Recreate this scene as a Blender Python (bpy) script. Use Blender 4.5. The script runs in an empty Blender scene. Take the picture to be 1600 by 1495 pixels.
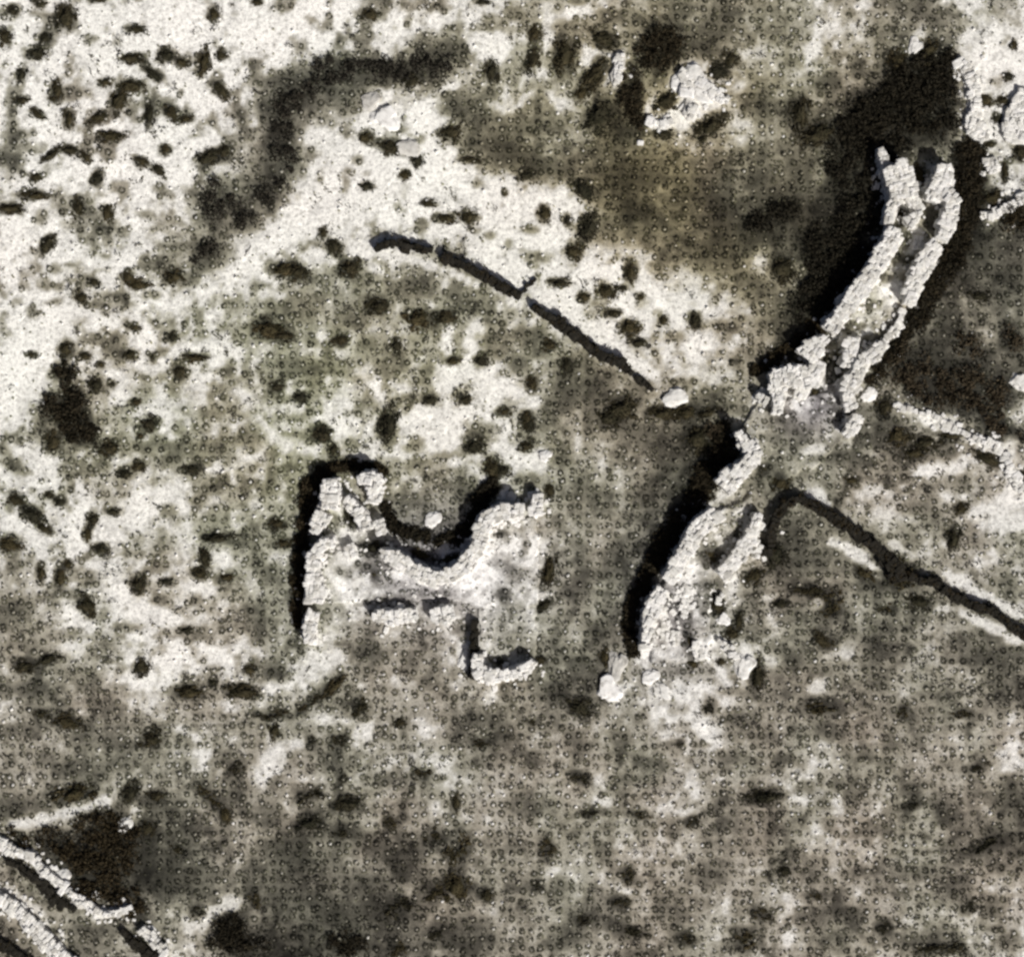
import bpy, bmesh, math, random
import numpy as np
from mathutils import Vector, Matrix

random.seed(7)
rng = np.random.default_rng(11)
S = bpy.context.scene
C = S.collection
R = math.radians

# ------------------------------------------------------------------ camera, sky, sun
cam_d = bpy.data.cameras.new('camera'); cam = bpy.data.objects.new('camera', cam_d); C.objects.link(cam)
CAM_H = 320.0
cam.location = (0, 0, CAM_H); cam.rotation_euler = (0, 0, 0)
cam_d.sensor_width = 36; cam_d.lens = 36 * CAM_H / 160.0; cam_d.clip_start = 1; cam_d.clip_end = 20000
S.camera = cam
SUN_DIR = Vector((-0.60, 0.80, 0)).normalized()       # the way shadows fall on the ground
ELEV = R(39)
W = bpy.data.worlds.new('World'); S.world = W; W.use_nodes = True
nt = W.node_tree
sky = nt.nodes.new('ShaderNodeTexSky'); sky.sky_type = 'NISHITA'; sky.sun_disc = False
sky.sun_elevation = ELEV; sky.air_density = 0.45; sky.dust_density = 4.0; sky.ozone_density = 0.4
src = -SUN_DIR
sky.sun_rotation = math.atan2(src.x, src.y) % (2 * math.pi)
bg = nt.nodes['Background']; nt.links.new(sky.outputs[0], bg.inputs[0]); bg.inputs[1].default_value = 0.05
sl = bpy.data.lights.new('sun', 'SUN'); sl.energy = 4.6; sl.angle = R(0.6); sl.color = (1, 0.972, 0.925)
so = bpy.data.objects.new('sun', sl); C.objects.link(so)
ldir = Vector((SUN_DIR.x * math.cos(ELEV), SUN_DIR.y * math.cos(ELEV), -math.sin(ELEV)))
so.rotation_euler = ldir.to_track_quat('-Z', 'Y').to_euler(); so.location = (60, -80, 100)
S.view_settings.view_transform = 'Standard'; S.view_settings.look = 'None'
S.view_settings.gamma = 1; S.view_settings.use_curve_mapping = False; S.view_settings.exposure = 0.0
try: S.cycles.filter_width = 2.7
except Exception: pass

# ------------------------------------------------------------------ helpers
def px(x, y): return ((x - 800) / 10.0, (747.5 - y) / 10.0)

def vnoise(x, y, scale, seed=0):
    x = np.asarray(x, float) / scale; y = np.asarray(y, float) / scale
    xi = np.floor(x).astype(np.int64); yi = np.floor(y).astype(np.int64)
    fx = x - xi; fy = y - yi
    fx = fx * fx * (3 - 2 * fx); fy = fy * fy * (3 - 2 * fy)
    def h(a, b):
        n = (a * 374761393 + b * 668265263 + seed * 1442695041) & 0xffffffff
        n = ((n ^ (n >> 13)) * 1274126177) & 0xffffffff
        n = (n ^ (n >> 16)) & 0xffff
        return n / 65535.0
    return ((h(xi, yi) * (1 - fx) + h(xi + 1, yi) * fx) * (1 - fy) + (h(xi, yi + 1) * (1 - fx) + h(xi + 1, yi + 1) * fx) * fy) * 2 - 1

def fbm(x, y, scale, oct=3, seed=0):
    s = 0; a = 1; t = 0
    for k in range(oct):
        s = s + a * vnoise(np.asarray(x) + k * 17.3, np.asarray(y) - k * 9.1, scale / 2 ** k, seed + k); t += a; a *= 0.55
    return s / t

def s2l(c):
    c = np.clip(c, 0, 1)
    return np.where(c < 0.04045, c / 12.92, ((c + 0.055) / 1.055) ** 2.4)

# ------------------------------------------------------------------ ground tone: how pale (9) or dark (0) each 5 m square is
GRID = """8 8 8 8 9 9 9 9 9 9 9 9 8 7 7 6 6 6 5 4 4 4 3 4 5 5 5 4 4 5 6 6
8 8 8 8 8 8 9 9 9 9 8 7 7 6 8 7 6 5 5 6 3 3 3 4 5 5 5 4 4 3 7 8
9 8 7 7 7 7 9 8 4 3 3 3 4 3 8 6 6 4 5 6 3 5 5 3 4 5 5 4 3 2 8 8
8 8 7 7 7 8 8 7 3 3 6 7 8 8 5 4 5 5 4 2 6 8 5 3 3 4 3 2 2 1 8 8
6 8 8 7 8 8 8 6 2 5 7 8 8 8 3 3 4 4 4 3 5 5 4 5 4 3 3 2 2 2 7 8
6 8 7 8 8 8 7 5 2 6 8 9 9 9 9 7 3 4 4 3 3 4 3 3 4 3 2 1 4 5 1 6
6 6 7 8 7 6 3 3 4 8 9 9 9 9 9 9 9 8 5 2 3 3 2 3 3 2 1 1 5 4 1 6
8 8 7 7 7 5 3 4 7 9 8 7 7 6 7 9 9 8 5 4 3 3 3 3 3 2 1 4 5 4 1 3
8 8 6 7 5 5 5 7 7 5 4 5 5 4 5 7 8 6 7 6 5 4 3 3 4 2 1 4 5 4 2 3
8 8 7 6 8 8 6 5 3 3 4 4 4 4 4 4 5 7 6 7 7 5 4 4 3 1 4 5 5 2 4 4
8 8 6 7 8 8 7 5 4 4 5 4 4 5 6 5 4 4 6 7 7 6 5 4 2 3 5 4 3 2 3 4
8 7 6 7 6 7 7 6 5 5 5 6 5 6 6 5 4 4 3 5 6 5 4 3 4 6 5 5 2 2 3 3
8 4 4 7 6 7 6 6 6 6 6 7 6 7 7 7 4 3 3 3 5 4 2 5 6 4 5 3 3 2 2 5
8 5 3 5 6 6 5 6 6 6 7 7 7 7 8 7 5 4 3 4 3 2 4 5 4 4 5 3 4 5 4 5
8 6 6 6 6 5 6 5 6 6 6 6 6 7 7 8 6 4 4 4 3 2 6 5 4 4 4 4 3 5 6 6
7 7 7 6 7 6 5 5 6 3 6 4 5 4 3 6 5 4 3 4 2 4 5 5 3 4 4 4 4 5 5 7
6 7 8 8 7 6 5 6 5 3 6 5 3 3 3 7 6 4 4 4 2 6 5 5 3 3 3 4 5 5 5 5
7 8 8 7 6 6 6 5 5 3 7 6 7 7 7 6 5 4 4 3 3 6 5 6 3 3 4 3 4 5 5 5
5 6 6 7 6 7 6 5 4 4 6 6 5 5 6 6 5 3 4 3 3 5 6 4 4 4 4 3 3 4 4 4
3 5 7 6 7 7 6 5 5 4 5 4 5 5 5 4 5 4 4 3 4 6 5 4 4 3 4 4 4 4 4 4
4 4 5 6 8 7 7 7 6 5 5 4 4 4 5 4 4 4 3 4 6 5 6 5 4 4 4 4 4 4 4 3
4 4 4 5 6 5 4 5 6 5 4 5 5 5 5 5 4 3 3 5 6 5 5 4 4 4 4 4 4 4 4 3
4 4 4 4 5 5 5 5 5 5 5 5 6 5 4 3 4 4 4 4 5 5 5 4 4 4 4 4 4 4 5 4
5 4 4 4 4 5 5 5 6 6 4 5 5 5 4 4 4 4 4 4 4 4 5 4 4 5 4 4 4 5 4 5
4 4 3 5 4 4 4 5 5 5 4 4 5 5 5 5 4 4 5 4 4 5 4 4 5 5 4 4 4 4 4 4
3 4 4 3 3 3 4 4 4 3 3 4 4 5 5 5 4 4 5 5 5 5 4 4 4 4 5 4 4 3 4 3
5 3 1 2 2 3 3 4 4 3 4 4 3 4 5 4 4 4 5 5 5 5 4 4 4 5 4 4 5 4 3 3
4 3 2 1 2 3 4 4 3 3 3 3 3 4 4 4 4 4 5 5 4 4 4 5 4 4 4 5 4 4 4 4
4 5 5 3 3 4 4 3 3 3 3 3 2 4 4 4 4 4 4 4 4 4 4 4 5 5 4 4 4 4 5 5
3 5 4 4 4 5 4 3 2 2 3 3 3 3 3 4 4 4 4 4 4 4 5 5 5 4 4 4 4 4 5 6"""
G = np.array([[float(v) for v in r.split()] for r in GRID.splitlines()])

# survey sheets: x0, y0, divisor, then entries "x y rx ry [turn]" ; S shrub (also rampart pits and a shadow bump built as shrubs), m thin dry scrub, T thicket, w bare pale ground, B boulder
SHEETS = []
SHEETS.append((0, 0, 2.963, {'S': """20 170 35 45;60 50 30 25;185 15 30 25;305 80 45 65;210 175 35 25;170 245 50 30;100 345 25 35;265 415 28 50;245 460 20 12;100 465 40 20;175 530 45 20 40;320 550 25 45;632 135 42 22;990 65 28 35;1190 10 28 20;455 0 35 15;605 270 55 25;768 255 42 35;840 290 35 22 20;710 345 55 22 40;945 285 30 65 10;1020 255 28 28;490 380 35 22;600 395 60 35;550 460 35 75 25;455 545 50 30 -20;510 630 65 30;1020 415 65 28 45;690 530 25 60;795 525 50 28 50;860 550 35 18;768 690 25 25;650 745 40 22 30;735 790 45 22 35;960 730 60 35 -20;1040 700 35 35;235 720 55 18 -35;320 695 60 20 10;400 730 35 20 40;450 825 30 35;170 820 30 25;170 905 70 22;50 965 65 22;360 960 30 50;495 985 28 50;215 1130 30 55 35;590 1280 30 35;640 1315 50 25;800 1280 50 35;435 1305 28 18;375 1375 35 30;1310 1245 60 38;1380 1260 50 42;1540 1140 40 45;1495 1075 20 25""",
 'm': """160 60 25 15;100 620 45 25 -40;40 740 50 45;640 0 20 10;990 555 18 35;945 790 35 30;195 1010 30 35;340 1030 50 30;560 1075 30 25;670 995 45 22;445 1150 20 30;485 1185 25 15;250 1240 30 25;325 1225 30 12;700 1365 40 20;890 1290 40 30;240 1400 40 18;430 1410 60 18;75 1395 30 20;1400 220 35 45;1130 560 30 40;1215 560 20 25;60 620 40 60;40 720 60 60;1280 380 60 40;1400 400 120 70;1550 350 80 120;480 1080 50 40;1060 700 60 60""",
 'T': """1320 720 55 95;1250 870 55 80 20;1010 930 100 85;1130 1030 60 40;970 1180 75 55;1330 560 60 60 -50;1400 430 75 48 -40;1335 480 55 60;1500 330 90 60 -20""",
 'w': """1130 1120 120 60 -30;1330 1060 150 60 -30;1100 1250 130 60 -30;900 1380 160 40 -15;750 620 90 80;300 800 90 40;80 1130 90 80;1060 740 50 70 20;800 60 200 120;1200 150 150 120;950 480 70 60;940 870 25 22;1480 640 90 60;1430 980 120 80 -30"""}))
SHEETS.append((530, 0, 2.963, {'S': """145 65 45 32;905 150 32 38;895 270 38 60 10;1040 245 58 85;1220 180 75 42 20;1180 340 45 80 35;1120 430 35 35;1205 530 78 72;700 330 32 50;515 610 50 38 -20;860 810 40 28;1130 880 65 40 45;600 735 50 18;1150 1050 42 70 20;1080 1160 48 38;115 635 35 28;235 680 60 38 20;360 740 30 35;300 810 28 24;125 860 35 20;765 895 14 16;950 985 32 38;1055 1020 22 32;410 940 38 20;490 1010 48 26;1020 1310 50 22;1230 1345 50 38;50 1240 52 42;330 370 48 38;1510 470 52 48;1500 620 45 24;665 5 35 14;590 1000 45 36""",
 'm': """320 100 22 35;300 30 25 15;220 10 25 20;815 65 40 30;1260 75 60 25;1040 130 60 22;1240 285 30 26;1100 10 30 15;920 465 35 30;520 480 40 50;730 700 90 60;30 860 20 30;85 740 30 20;380 640 30 30;640 850 25 18;880 1065 40 18;700 1090 30 18;900 1190 80 30;1350 1250 30 50;780 1130 25 35;280 600 40 15;600 480 110 70;900 560 150 60;640 560 90 70;1400 120 80 50 20;450 280 150 90;540 200 40 90;60 470 60 60;800 740 120 60;1000 780 120 60;1300 780 200 120;1200 1080 90 70""",
 'T': """1480 230 110 90 -30;1350 420 50 100;1370 560 50 65;110 320 150 60;400 310 130 62 -10;240 350 100 40""",
 'w': """150 560 110 100;290 440 60 50;430 520 60 70;560 320 90 60 -40;640 220 90 60;120 760 110 60;440 850 220 70 10;650 940 180 80 25;850 930 120 90 20;1100 950 60 90 -30;880 1120 100 40;700 1020 70 60;990 180 45 60 20;1290 330 45 90 15;1150 260 30 60 20;1490 580 80 40;1590 400 60 90;800 1270 80 45 20;960 1340 50 30;250 1190 80 18 15;320 680 40 50;60 960 120 60;1190 1180 60 80;1290 1270 40 60;1350 1180 60 40 30;1450 1340 60 50;1070 60 80 25;1010 1220 35 35;480 740 60 50"""}))
SHEETS.append((1060, 0, 2.963, {'S': """75 430 18 22;240 270 35 38;180 330 50 38;560 520 42 78;640 620 80 52 -30;150 580 80 38 -30;480 1240 58 58;1110 810 32 48;1165 1010 42 58;1025 990 18 24;1205 885 14 14;1030 1110 28 60;1000 1200 38 28;1060 1205 46 20;945 1285 33 28;880 1420 50 32;1525 355 28 24;1420 460 33 33;1500 465 33 24;1470 545 24 28;1580 700 38 38;1510 790 18 48;1450 915 52 38;1390 1370 52 28;1550 205 18 28;1440 665 33 18;1010 280 42 48;1150 230 40 62 42""",  # S entries between the rampart faces are shaded pits built as bushes
 'm': """30 60 60 60;220 60 40 50 30;100 180 110 70;460 150 60 40 -40;700 380 60 50;680 390 60 50;400 510 60 50;820 335 40 40;1180 130 30 60;1100 40 60 40;1230 60 30 50;200 940 70 70;120 1020 80 50;380 1350 80 60 40;400 720 90 45 -20;470 880 120 80;450 1000 180 100;330 1060 100 80;60 820 120 90;760 500 80 70;960 330 80 60 -40;1500 1410 80 40;1250 1460 70 30;600 760 100 60;150 1200 90 60;260 1130 80 60;1460 1180 60 40""",
 'T': """1130 400 170 140;1000 500 200 110 -25;850 580 130 90 -30;1180 570 110 70;1010 690 60 60;800 700 110 80 -30;740 820 60 70;1330 760 68 100;1340 960 56 120;1300 1140 60 100 20;1200 1290 62 120 28;1110 1420 60 95 28;840 980 105 95;740 1120 140 115;690 1270 110 115 30;610 1400 80 100 35;1570 1020 60 75;870 840 38 60;430 1020 120 60 -20;1230 300 40 60 20""",
 'w': """1340 310 70 45;1360 400 45 80;1370 520 55 80;1370 620 75 35;1560 600 65 60;1450 770 40 35;1540 860 55 50;1470 990 75 25 -20;1120 170 36 55 30;1070 240 38 26;1560 420 45 150;1450 200 60 80;40 330 55 60;110 430 80 55 20;60 510 50 60;270 400 45 30;290 590 60 70;340 240 80 40;640 180 30 130 25;660 780 30 60 20;390 1220 40 60;560 1300 40 50;60 1330 110 90;80 1430 120 60;1150 1360 30 30;980 1350 50 40"""}))
SHEETS.append((0, 500, 2.963, {'S': """145 160 26 16;300 130 34 38;390 165 28 20;465 205 20 16;240 560 38 48;510 590 48 36;440 300 38 46;515 295 18 16;620 30 28 20;800 75 22 22;705 170 14 18;1240 40 66 46;1310 70 55 26;1580 90 38 28;905 175 62 20;830 240 38 36 -40;1280 305 33 22;1390 355 42 26;630 380 28 16;690 480 42 38;650 535 20 16;890 690 38 26;640 670 38 28;575 710 38 26;1495 530 42 38;1540 600 26 32;70 830 48 28;150 900 58 36 40;200 960 48 22 30;225 805 22 18;275 840 28 22;520 885 33 20;430 920 33 36;405 990 22 33;465 1060 36 26;40 1035 58 32 10;190 1170 22 42;280 1190 28 46;315 1130 22 22;1000 1005 72 26 -5;945 1100 28 56;925 1170 42 28;1280 940 42 26;1310 1030 36 22;640 1220 38 42;400 1320 44 56 -30;860 1435 33 18;770 1210 33 18;1050 1190 38 16;600 160 36 28""",
 'm': """800 300 35 35;655 265 18 15;1070 220 22 35;960 430 60 30;1050 550 40 80;800 610 60 50;45 870 20 20;1090 1030 30 15;720 1150 60 20;250 1310 40 50;350 1270 60 30;50 1350 70 60;1200 1400 55 60;595 1420 60 20;350 1455 50 30;720 1300 30 15;900 1300 40 15;1250 780 50 70;1120 730 30 30;1250 1180 50 60;780 880 40 28;1160 540 60 60;20 660 60 20 20;100 700 50 16 20;930 600 90 50;1420 200 120 40;540 150 60 60""",
 'T': """300 250 58 48 -30;290 390 100 62 -35;350 420 60 58;390 520 66 52 30;330 520 60 40""",
 'w': """1230 130 50 28;1430 165 30 25;900 300 50 42;580 930 120 38 -10;320 1340 45 40;150 620 160 30 25;230 700 110 40 30;60 750 90 24 30;200 1020 110 60 20;60 940 70 40 20;1010 1110 45 40;880 1230 60 30;750 1380 120 40;660 1340 100 40;540 250 60 40;640 180 26 70;90 300 100 120;120 60 140 90;740 440 60 50;1550 500 40 40;440 1130 90 25;760 820 60 40;200 1060 70 50;1300 1090 50 40;1140 620 50 40;1140 360 50 40"""}))
SHEETS.append((400, 600, 2.963, {'S': """610 190 42 92 8;300 225 38 42;1150 125 28 20;1265 180 24 46;1250 285 38 30;1360 490 24 34;1352 860 28 78 14;1130 690 34 20;1150 970 28 28;1330 1020 48 26 -30;545 760 50 36;540 875 46 26 30;430 620 22 54 -20;1128 1282 42 22;1315 1275 26 24;760 785 58 22 20;880 808 58 22 -15;1010 285 55 40;1090 390 45 50;1140 400 40 30""",
 'm': """90 650 40 30;120 745 50 30;480 430 26 26;1020 250 50 30;960 470 60 60;700 560 80 60;830 430 60 50;740 370 60 30;220 980 60 100;490 1230 60 40;700 980 180 26 -4;420 870 60 26;1180 860 50 40;90 1320 60 50;360 1400 50 80 40;20 1130 26 60;250 250 40 40;1400 340 50 50;1230 440 90 30;440 280 40 30;730 280 40 40;860 340 60 26;1040 200 70 40;560 830 60 30""",
 'w': """1210 70 50 40;950 160 180 60;740 200 110 50;880 240 120 50;1180 340 70 50;1310 335 45 35;370 200 40 60;520 220 40 70;420 290 60 34;280 300 60 40;700 330 60 40;1250 100 50 60;600 640 60 60;300 1300 120 60;70 1400 60 30"""}))
SHEETS.append((1060, 500, 2.963, {'S': """560 195 38 20 35;683 190 14 46;735 215 18 58;630 330 28 26;800 30 48 28;850 105 38 26;950 400 42 46;1010 530 48 42;1140 560 66 36;1260 532 58 22 -5;1090 612 56 24;390 690 42 30;470 750 44 38;1430 640 76 26 25;1590 710 26 24;30 425 58 38;130 430 52 22 -20;440 1080 56 62;350 1180 48 30 -30;860 1170 52 24 30;620 1250 88 34;720 1290 46 56;470 1310 38 28;960 1330 46 26;690 1350 38 34;1110 1300 66 34 20;1010 1190 86 80;1310 870 36 28;235 605 60 42;1270 1010 34 54;800 740 36 20""",  # S entry beside the curved rampart is a bump of its shadow
 'm': """230 30 50 30;490 440 40 35;750 440 30 30;850 510 50 60;570 560 60 26 -20;700 640 80 20;1080 870 60 30;1150 150 150 100;1500 520 120 50 15;500 1160 50 50;580 1370 40 20;150 1250 60 80;820 640 60 60;700 250 40 60;1300 760 100 40;1250 600 60 40;1440 260 120 70;1500 650 60 40;500 1000 100 60;600 1120 90 40""",
 'T': """1050 210 100 95;1180 320 150 70 15;1380 400 130 56 20;1520 500 90 40 15;1340 110 70 55;1530 90 50 50;950 130 66 60;1290 250 120 80;1500 330 80 70 20;180 520 60 45 -40""",
 'w': """1590 290 55 40 -20;890 350 48 28;1030 400 50 28;1180 460 90 30 10;1330 530 60 24 20;640 800 50 26 20;630 600 60 36;780 1050 80 20 30;860 1100 60 20 42;925 1160 26 22;1000 1030 40 18;1290 1200 40 32;1230 1340 66 22;1400 1390 52 18 25;1400 1290 60 13 20;1400 80 70 40;1300 150 40 26;420 1290 40 26;960 880 130 60;1480 900 100 60;900 790 90 30;1180 700 90 40;60 140 110 70;150 260 100 40"""}))
SHEETS.append((0, 995, 2.963, {'S': """110 130 48 33;220 100 58 24 -20;650 130 38 43;190 355 33 20;310 390 68 33 10;700 470 52 42;870 250 72 33;985 210 22 18;1115 250 82 33 5;1150 150 33 26;1280 360 86 26;1400 330 38 26;1450 290 55 22 -30;1540 230 62 24 -45;1270 430 30 42;1440 475 28 26;1550 480 38 38;1090 600 48 42;985 755 88 33 42;1040 820 28 38;830 980 48 33 30;680 880 38 38;1420 730 76 40;1580 770 48 38;1430 860 55 36;1180 1210 38 48;910 1270 38 28;720 730 45 28;600 720 36 56 20;340 720 86 42 -12""",
 'm': """480 30 60 60;1270 170 50 25;1570 890 60 40;600 1000 120 80;1210 1070 80 40;900 880 80 40;1250 830 80 50;1540 570 60 60;500 480 110 60;400 200 70 50;60 420 80 40;520 320 50 50;130 240 120 40;1480 1260 70 60;1570 1330 60 80;400 620 150 50;960 1130 120 60;820 1100 80 60;1350 1000 120 60;1550 1050 60 80;80 800 70 50;1340 1180 90 60;400 1360 100 30;1300 960 100 50;1100 700 60 50""",
 'T': """500 900 140 80 15;480 1040 150 90;430 1160 85 50;260 950 90 50 30;90 940 60 34 40;1060 1340 72 52;1100 1410 130 48;640 1270 50 34;560 1180 80 40""",
 'w': """460 760 70 33 -15;330 815 60 28 -15;230 860 60 26 -10;620 800 36 38;600 870 38 33;530 1270 60 28 -20;900 1340 66 48;1080 1220 55 36;1000 1270 46 28 -30;770 120 110 80;760 215 50 45;1260 550 55 36;1190 640 48 38;1380 660 55 26;1060 325 48 26;640 190 60 30;320 50 50 30;1500 80 80 40;120 860 70 26;960 60 110 40;1450 130 60 50"""}))
SHEETS.append((860, 800, 2.963, {'S': """740 200 62 54;625 450 26 74;640 590 24 80;660 700 28 26;775 430 33 38;840 560 38 30;870 500 22 50;955 760 32 78;250 665 28 40;135 905 66 42 30;740 900 28 42;790 690 22 20;190 1390 48 26;960 1310 55 32;1180 360 56 26;1060 425 36 22;1250 590 55 26 45;120 1220 46 26 30;860 110 24 40""",
 'm': """1270 900 80 34;600 1070 30 22;650 1430 40 24;590 500 30 70;240 760 26 60;1080 1140 50 26;250 280 60 40;150 330 60 50;350 330 30 40;1100 650 60 40;950 560 60 40;830 830 60 20;120 750 80 60;520 560 28 60""",
 'w': """540 860 90 40;700 820 120 60;600 960 120 50;440 640 40 70;560 590 46 46;780 600 80 30;120 1310 60 20;400 1010 80 50;860 890 60 30;1260 1200 60 40;640 880 130 60"""}))
SHEETS.append((530, 995, 2.963, {'S': """85 320 58 56;280 395 33 20;10 475 28 33;660 485 52 26;370 630 56 32;15 650 28 28;40 770 58 36;240 850 46 38;20 900 46 36;440 920 48 42;560 985 66 74;540 1150 56 66;430 1180 66 46;1110 650 42 36 30;1170 815 42 28;1400 825 46 22;960 970 38 46;910 1150 38 26;540 760 22 46;1340 1100 36 56;1290 1220 46 36;1120 1310 46 32;1340 1360 86 36 15;680 1190 32 38;250 1240 76 46;440 1370 46 38;260 1440 56 46;890 390 32 22""",
 'm': """550 440 30 50;110 65 50 30;325 110 40 30;230 660 60 50;50 1300 100 90;1450 590 80 30;1550 900 30 40;820 1160 40 20;1310 480 40 50;910 570 40 40;450 180 60 60;120 950 90 60;350 1080 90 60;600 1340 90 60;850 740 60 40;140 1150 80 60;1000 1420 100 30;1230 1000 50 50;1080 480 60 50""",
 'T': """40 1420 90 50""",
 'w': """1390 990 80 28 -15;970 640 60 24;760 1020 60 24;1430 470 46 36;1140 760 46 22;240 290 70 24;440 450 36 90;400 300 60 30;640 740 120 40;120 850 46 36;330 880 50 26;1250 750 40 20;1530 1100 60 40;1440 1340 60 26;1260 1430 60 26;950 1260 50 50;700 620 110 26"""}))
SHEETS.append((1060, 995, 2.963, {'S': """690 20 38 22 30;660 320 96 36;1040 340 36 42;1310 355 58 26 5;10 500 18 20;400 735 86 32 -5;1090 770 58 22 -10;1380 600 56 24 -20;55 850 36 32;1420 960 86 36 -25;490 1080 33 28;640 1195 38 24;385 1280 52 33 15;300 1400 66 56;1350 1240 46 46;950 1340 46 36;1180 1430 120 42;40 1400 46 32""",
 'm': """1500 130 120 70;1480 80 80 40;245 560 55 30;470 570 45 40;980 480 50 50;580 690 40 40;820 740 50 60;1060 700 50 35;200 860 35 20;1260 820 80 50;700 880 40 40;1290 1180 60 60;1540 1400 50 40;1540 740 80 60;850 1090 80 30;520 1000 60 40;1350 60 90 60;950 60 90 50;540 120 50 40;300 400 70 60;700 430 100 40;900 900 60 40;1100 1080 90 40;120 1100 70 60;1450 1250 80 60;600 1300 90 50""",
 'w': """640 230 40 33;790 290 36 38;720 620 50 33;600 910 56 36;1330 510 46 28;1140 840 36 50;1050 940 60 24;110 1430 46 50;850 1440 46 28;590 1350 60 28;430 110 56 28;780 80 60 40;870 600 50 24;80 1000 100 40;300 1030 60 30;1420 450 60 30;1500 420 60 24;100 600 60 30;280 640 60 24;1200 900 40 26;780 1060 50 40;1440 1140 60 30;960 1230 80 40;1560 20 60 20"""}))
SHEETS.append((530, 250, 2.807, {'S': """340 695 60 46;465 690 46 36;20 790 28 28;250 810 26 36;495 880 32 20;620 875 32 28;845 980 28 38;995 900 26 42;400 1050 36 26;550 1050 28 20;715 1100 33 26;820 1130 28 36;1230 1090 72 52;1180 1130 56 42;1560 700 28 38;1200 670 36 18;1270 730 46 34;1310 800 46 22;1070 600 30 22;1320 600 18 16;1420 700 22 26;1420 1110 74 32;1570 1220 50 62;920 810 36 26;170 640 58 42;1245 560 20 16;1275 490 24 40""",
 'm': """130 810 30 25;800 900 50 40;390 930 25 50;120 1050 25 30;1030 1030 60 60;1480 775 40 25;1540 1120 40 60;580 1220 40 30;700 820 60 40;1510 975 60 20;1000 960 60 90;1100 980 70 40;1300 1180 120 50;250 900 50 60;60 700 60 50;300 560 90 40;600 650 80 40;1340 980 40 30;840 770 80 50""",
 'w': """760 490 60 40;960 450 28 26;960 590 48 33;1210 500 30 55;1140 420 44 75;1310 410 60 38 30;1320 520 36 46;1490 680 40 55;240 430 60 20 20;640 430 60 30 20;750 1010 110 40 30;780 960 40 22;460 1110 60 40;640 1160 100 50;330 1150 60 50;850 640 50 22 20;500 950 46 46;1000 680 70 20 38;1150 800 80 20 38;250 650 30 24"""}))

FEAT = {'S': [], 'm': [], 'T': [], 'w': []}
for x0, y0, dv, d in SHEETS:
    for k, txt in d.items():
        for e in txt.split(';'):
            v = [float(q) for q in e.split()]
            rot = v[4] if len(v) > 4 else 0.0
            FEAT[k].append((x0 + v[0] / dv, y0 + v[1] / dv, v[2] / dv, v[3] / dv, rot))

# (name kept apart) bare pale boulders and outcrops, in photo pixels: x y rx ry turn
BOULD = [(1056, 621, 19, 15, 0), (964, 1040, 13, 22, 10), (953, 1076, 20, 19, 0), (1017, 1057, 14, 12, 0), (1038, 1079, 15, 9, 40),
 (1096, 951, 17, 11, 0), (1098, 966, 8, 10, 0), (1130, 968, 10, 9, 0), (1098, 920, 18, 13, 20), (1092, 1020, 11, 13, 0), (1162, 1040, 15, 19, 10),
 (565, 910, 20, 12, 0), (677, 811, 13, 13, 0), (798, 775, 8, 8, 0), (838, 788, 8, 21, 0), (842, 929, 9, 7, 0), (724, 1033, 8, 15, 12),
 (97, 1371, 16, 14, 0), (128, 1408, 17, 11, 0), (70, 1361, 12, 11, 0), (234, 1459, 13, 11, 30), (196, 1288, 12, 12, 0),
 (1597, 598, 16, 14, 0), (1359, 617, 14, 10, 0), (1327, 668, 12, 15, 15), (1190, 620, 13, 12, 0), (853, 712, 11, 9, 0),
 (1082, 120, 18, 20, 0), (1098, 146, 24, 14, 20), (1078, 172, 12, 17, 10), (1060, 128, 12, 14, 0), (1030, 195, 14, 9, -10),
 (966, 110, 10, 24, 12), (1291, 232, 0, 0, 0), (1430, 72, 10, 14, 30), (602, 185, 22, 16, 20), (580, 158, 16, 14, 0), (640, 232, 18, 14, 30)]
BOULD = [b for b in BOULD if b[2] > 0]

TH = {}
STRIP = {  # leaf strips; those on the walls' shadow sides are added to deepen the shade
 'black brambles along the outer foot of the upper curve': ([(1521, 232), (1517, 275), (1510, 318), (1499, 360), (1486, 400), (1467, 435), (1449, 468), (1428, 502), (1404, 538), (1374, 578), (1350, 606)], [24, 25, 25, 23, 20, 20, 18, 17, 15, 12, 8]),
 'dark leaf strip added to deepen the shadow of the curved rampart': ([(1128, 668), (1136, 700), (1120, 728), (1102, 752), (1090, 778), (1070, 800), (1052, 826), (1038, 850), (1022, 876), (1008, 898), (996, 925), (986, 950), (980, 975), (988, 1005), (992, 1030)], [12, 24, 32, 28, 24, 24, 22, 20, 20, 18, 15, 14, 12, 11, 9]),
 'dark leaves added to the shadow along the inner foot of the upper rampart': ([(1376, 395), (1352, 425), (1325, 458), (1290, 498), (1262, 528), (1230, 550), (1195, 570), (1165, 588)], [26, 28, 28, 24, 20, 18, 13, 9]),
 'dark leaves added to the shadow outside the left wall of the ruin': ([(600, 735), (570, 728), (535, 727), (505, 738), (485, 755), (480, 780), (476, 810), (474, 840), (468, 870), (466, 900), (464, 930), (466, 960), (466, 985)], [8, 10, 12, 13, 15, 15, 12, 11, 11, 11, 10, 9, 7]),
 'dark leaf strip added to the shadow along the outer side of the apse': ([(602, 790), (608, 812), (620, 826), (650, 836), (685, 842), (715, 838), (736, 824), (745, 800), (752, 780), (766, 764), (780, 752)], [8, 10, 12, 11, 11, 12, 13, 14, 15, 14, 11]),
}
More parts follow.
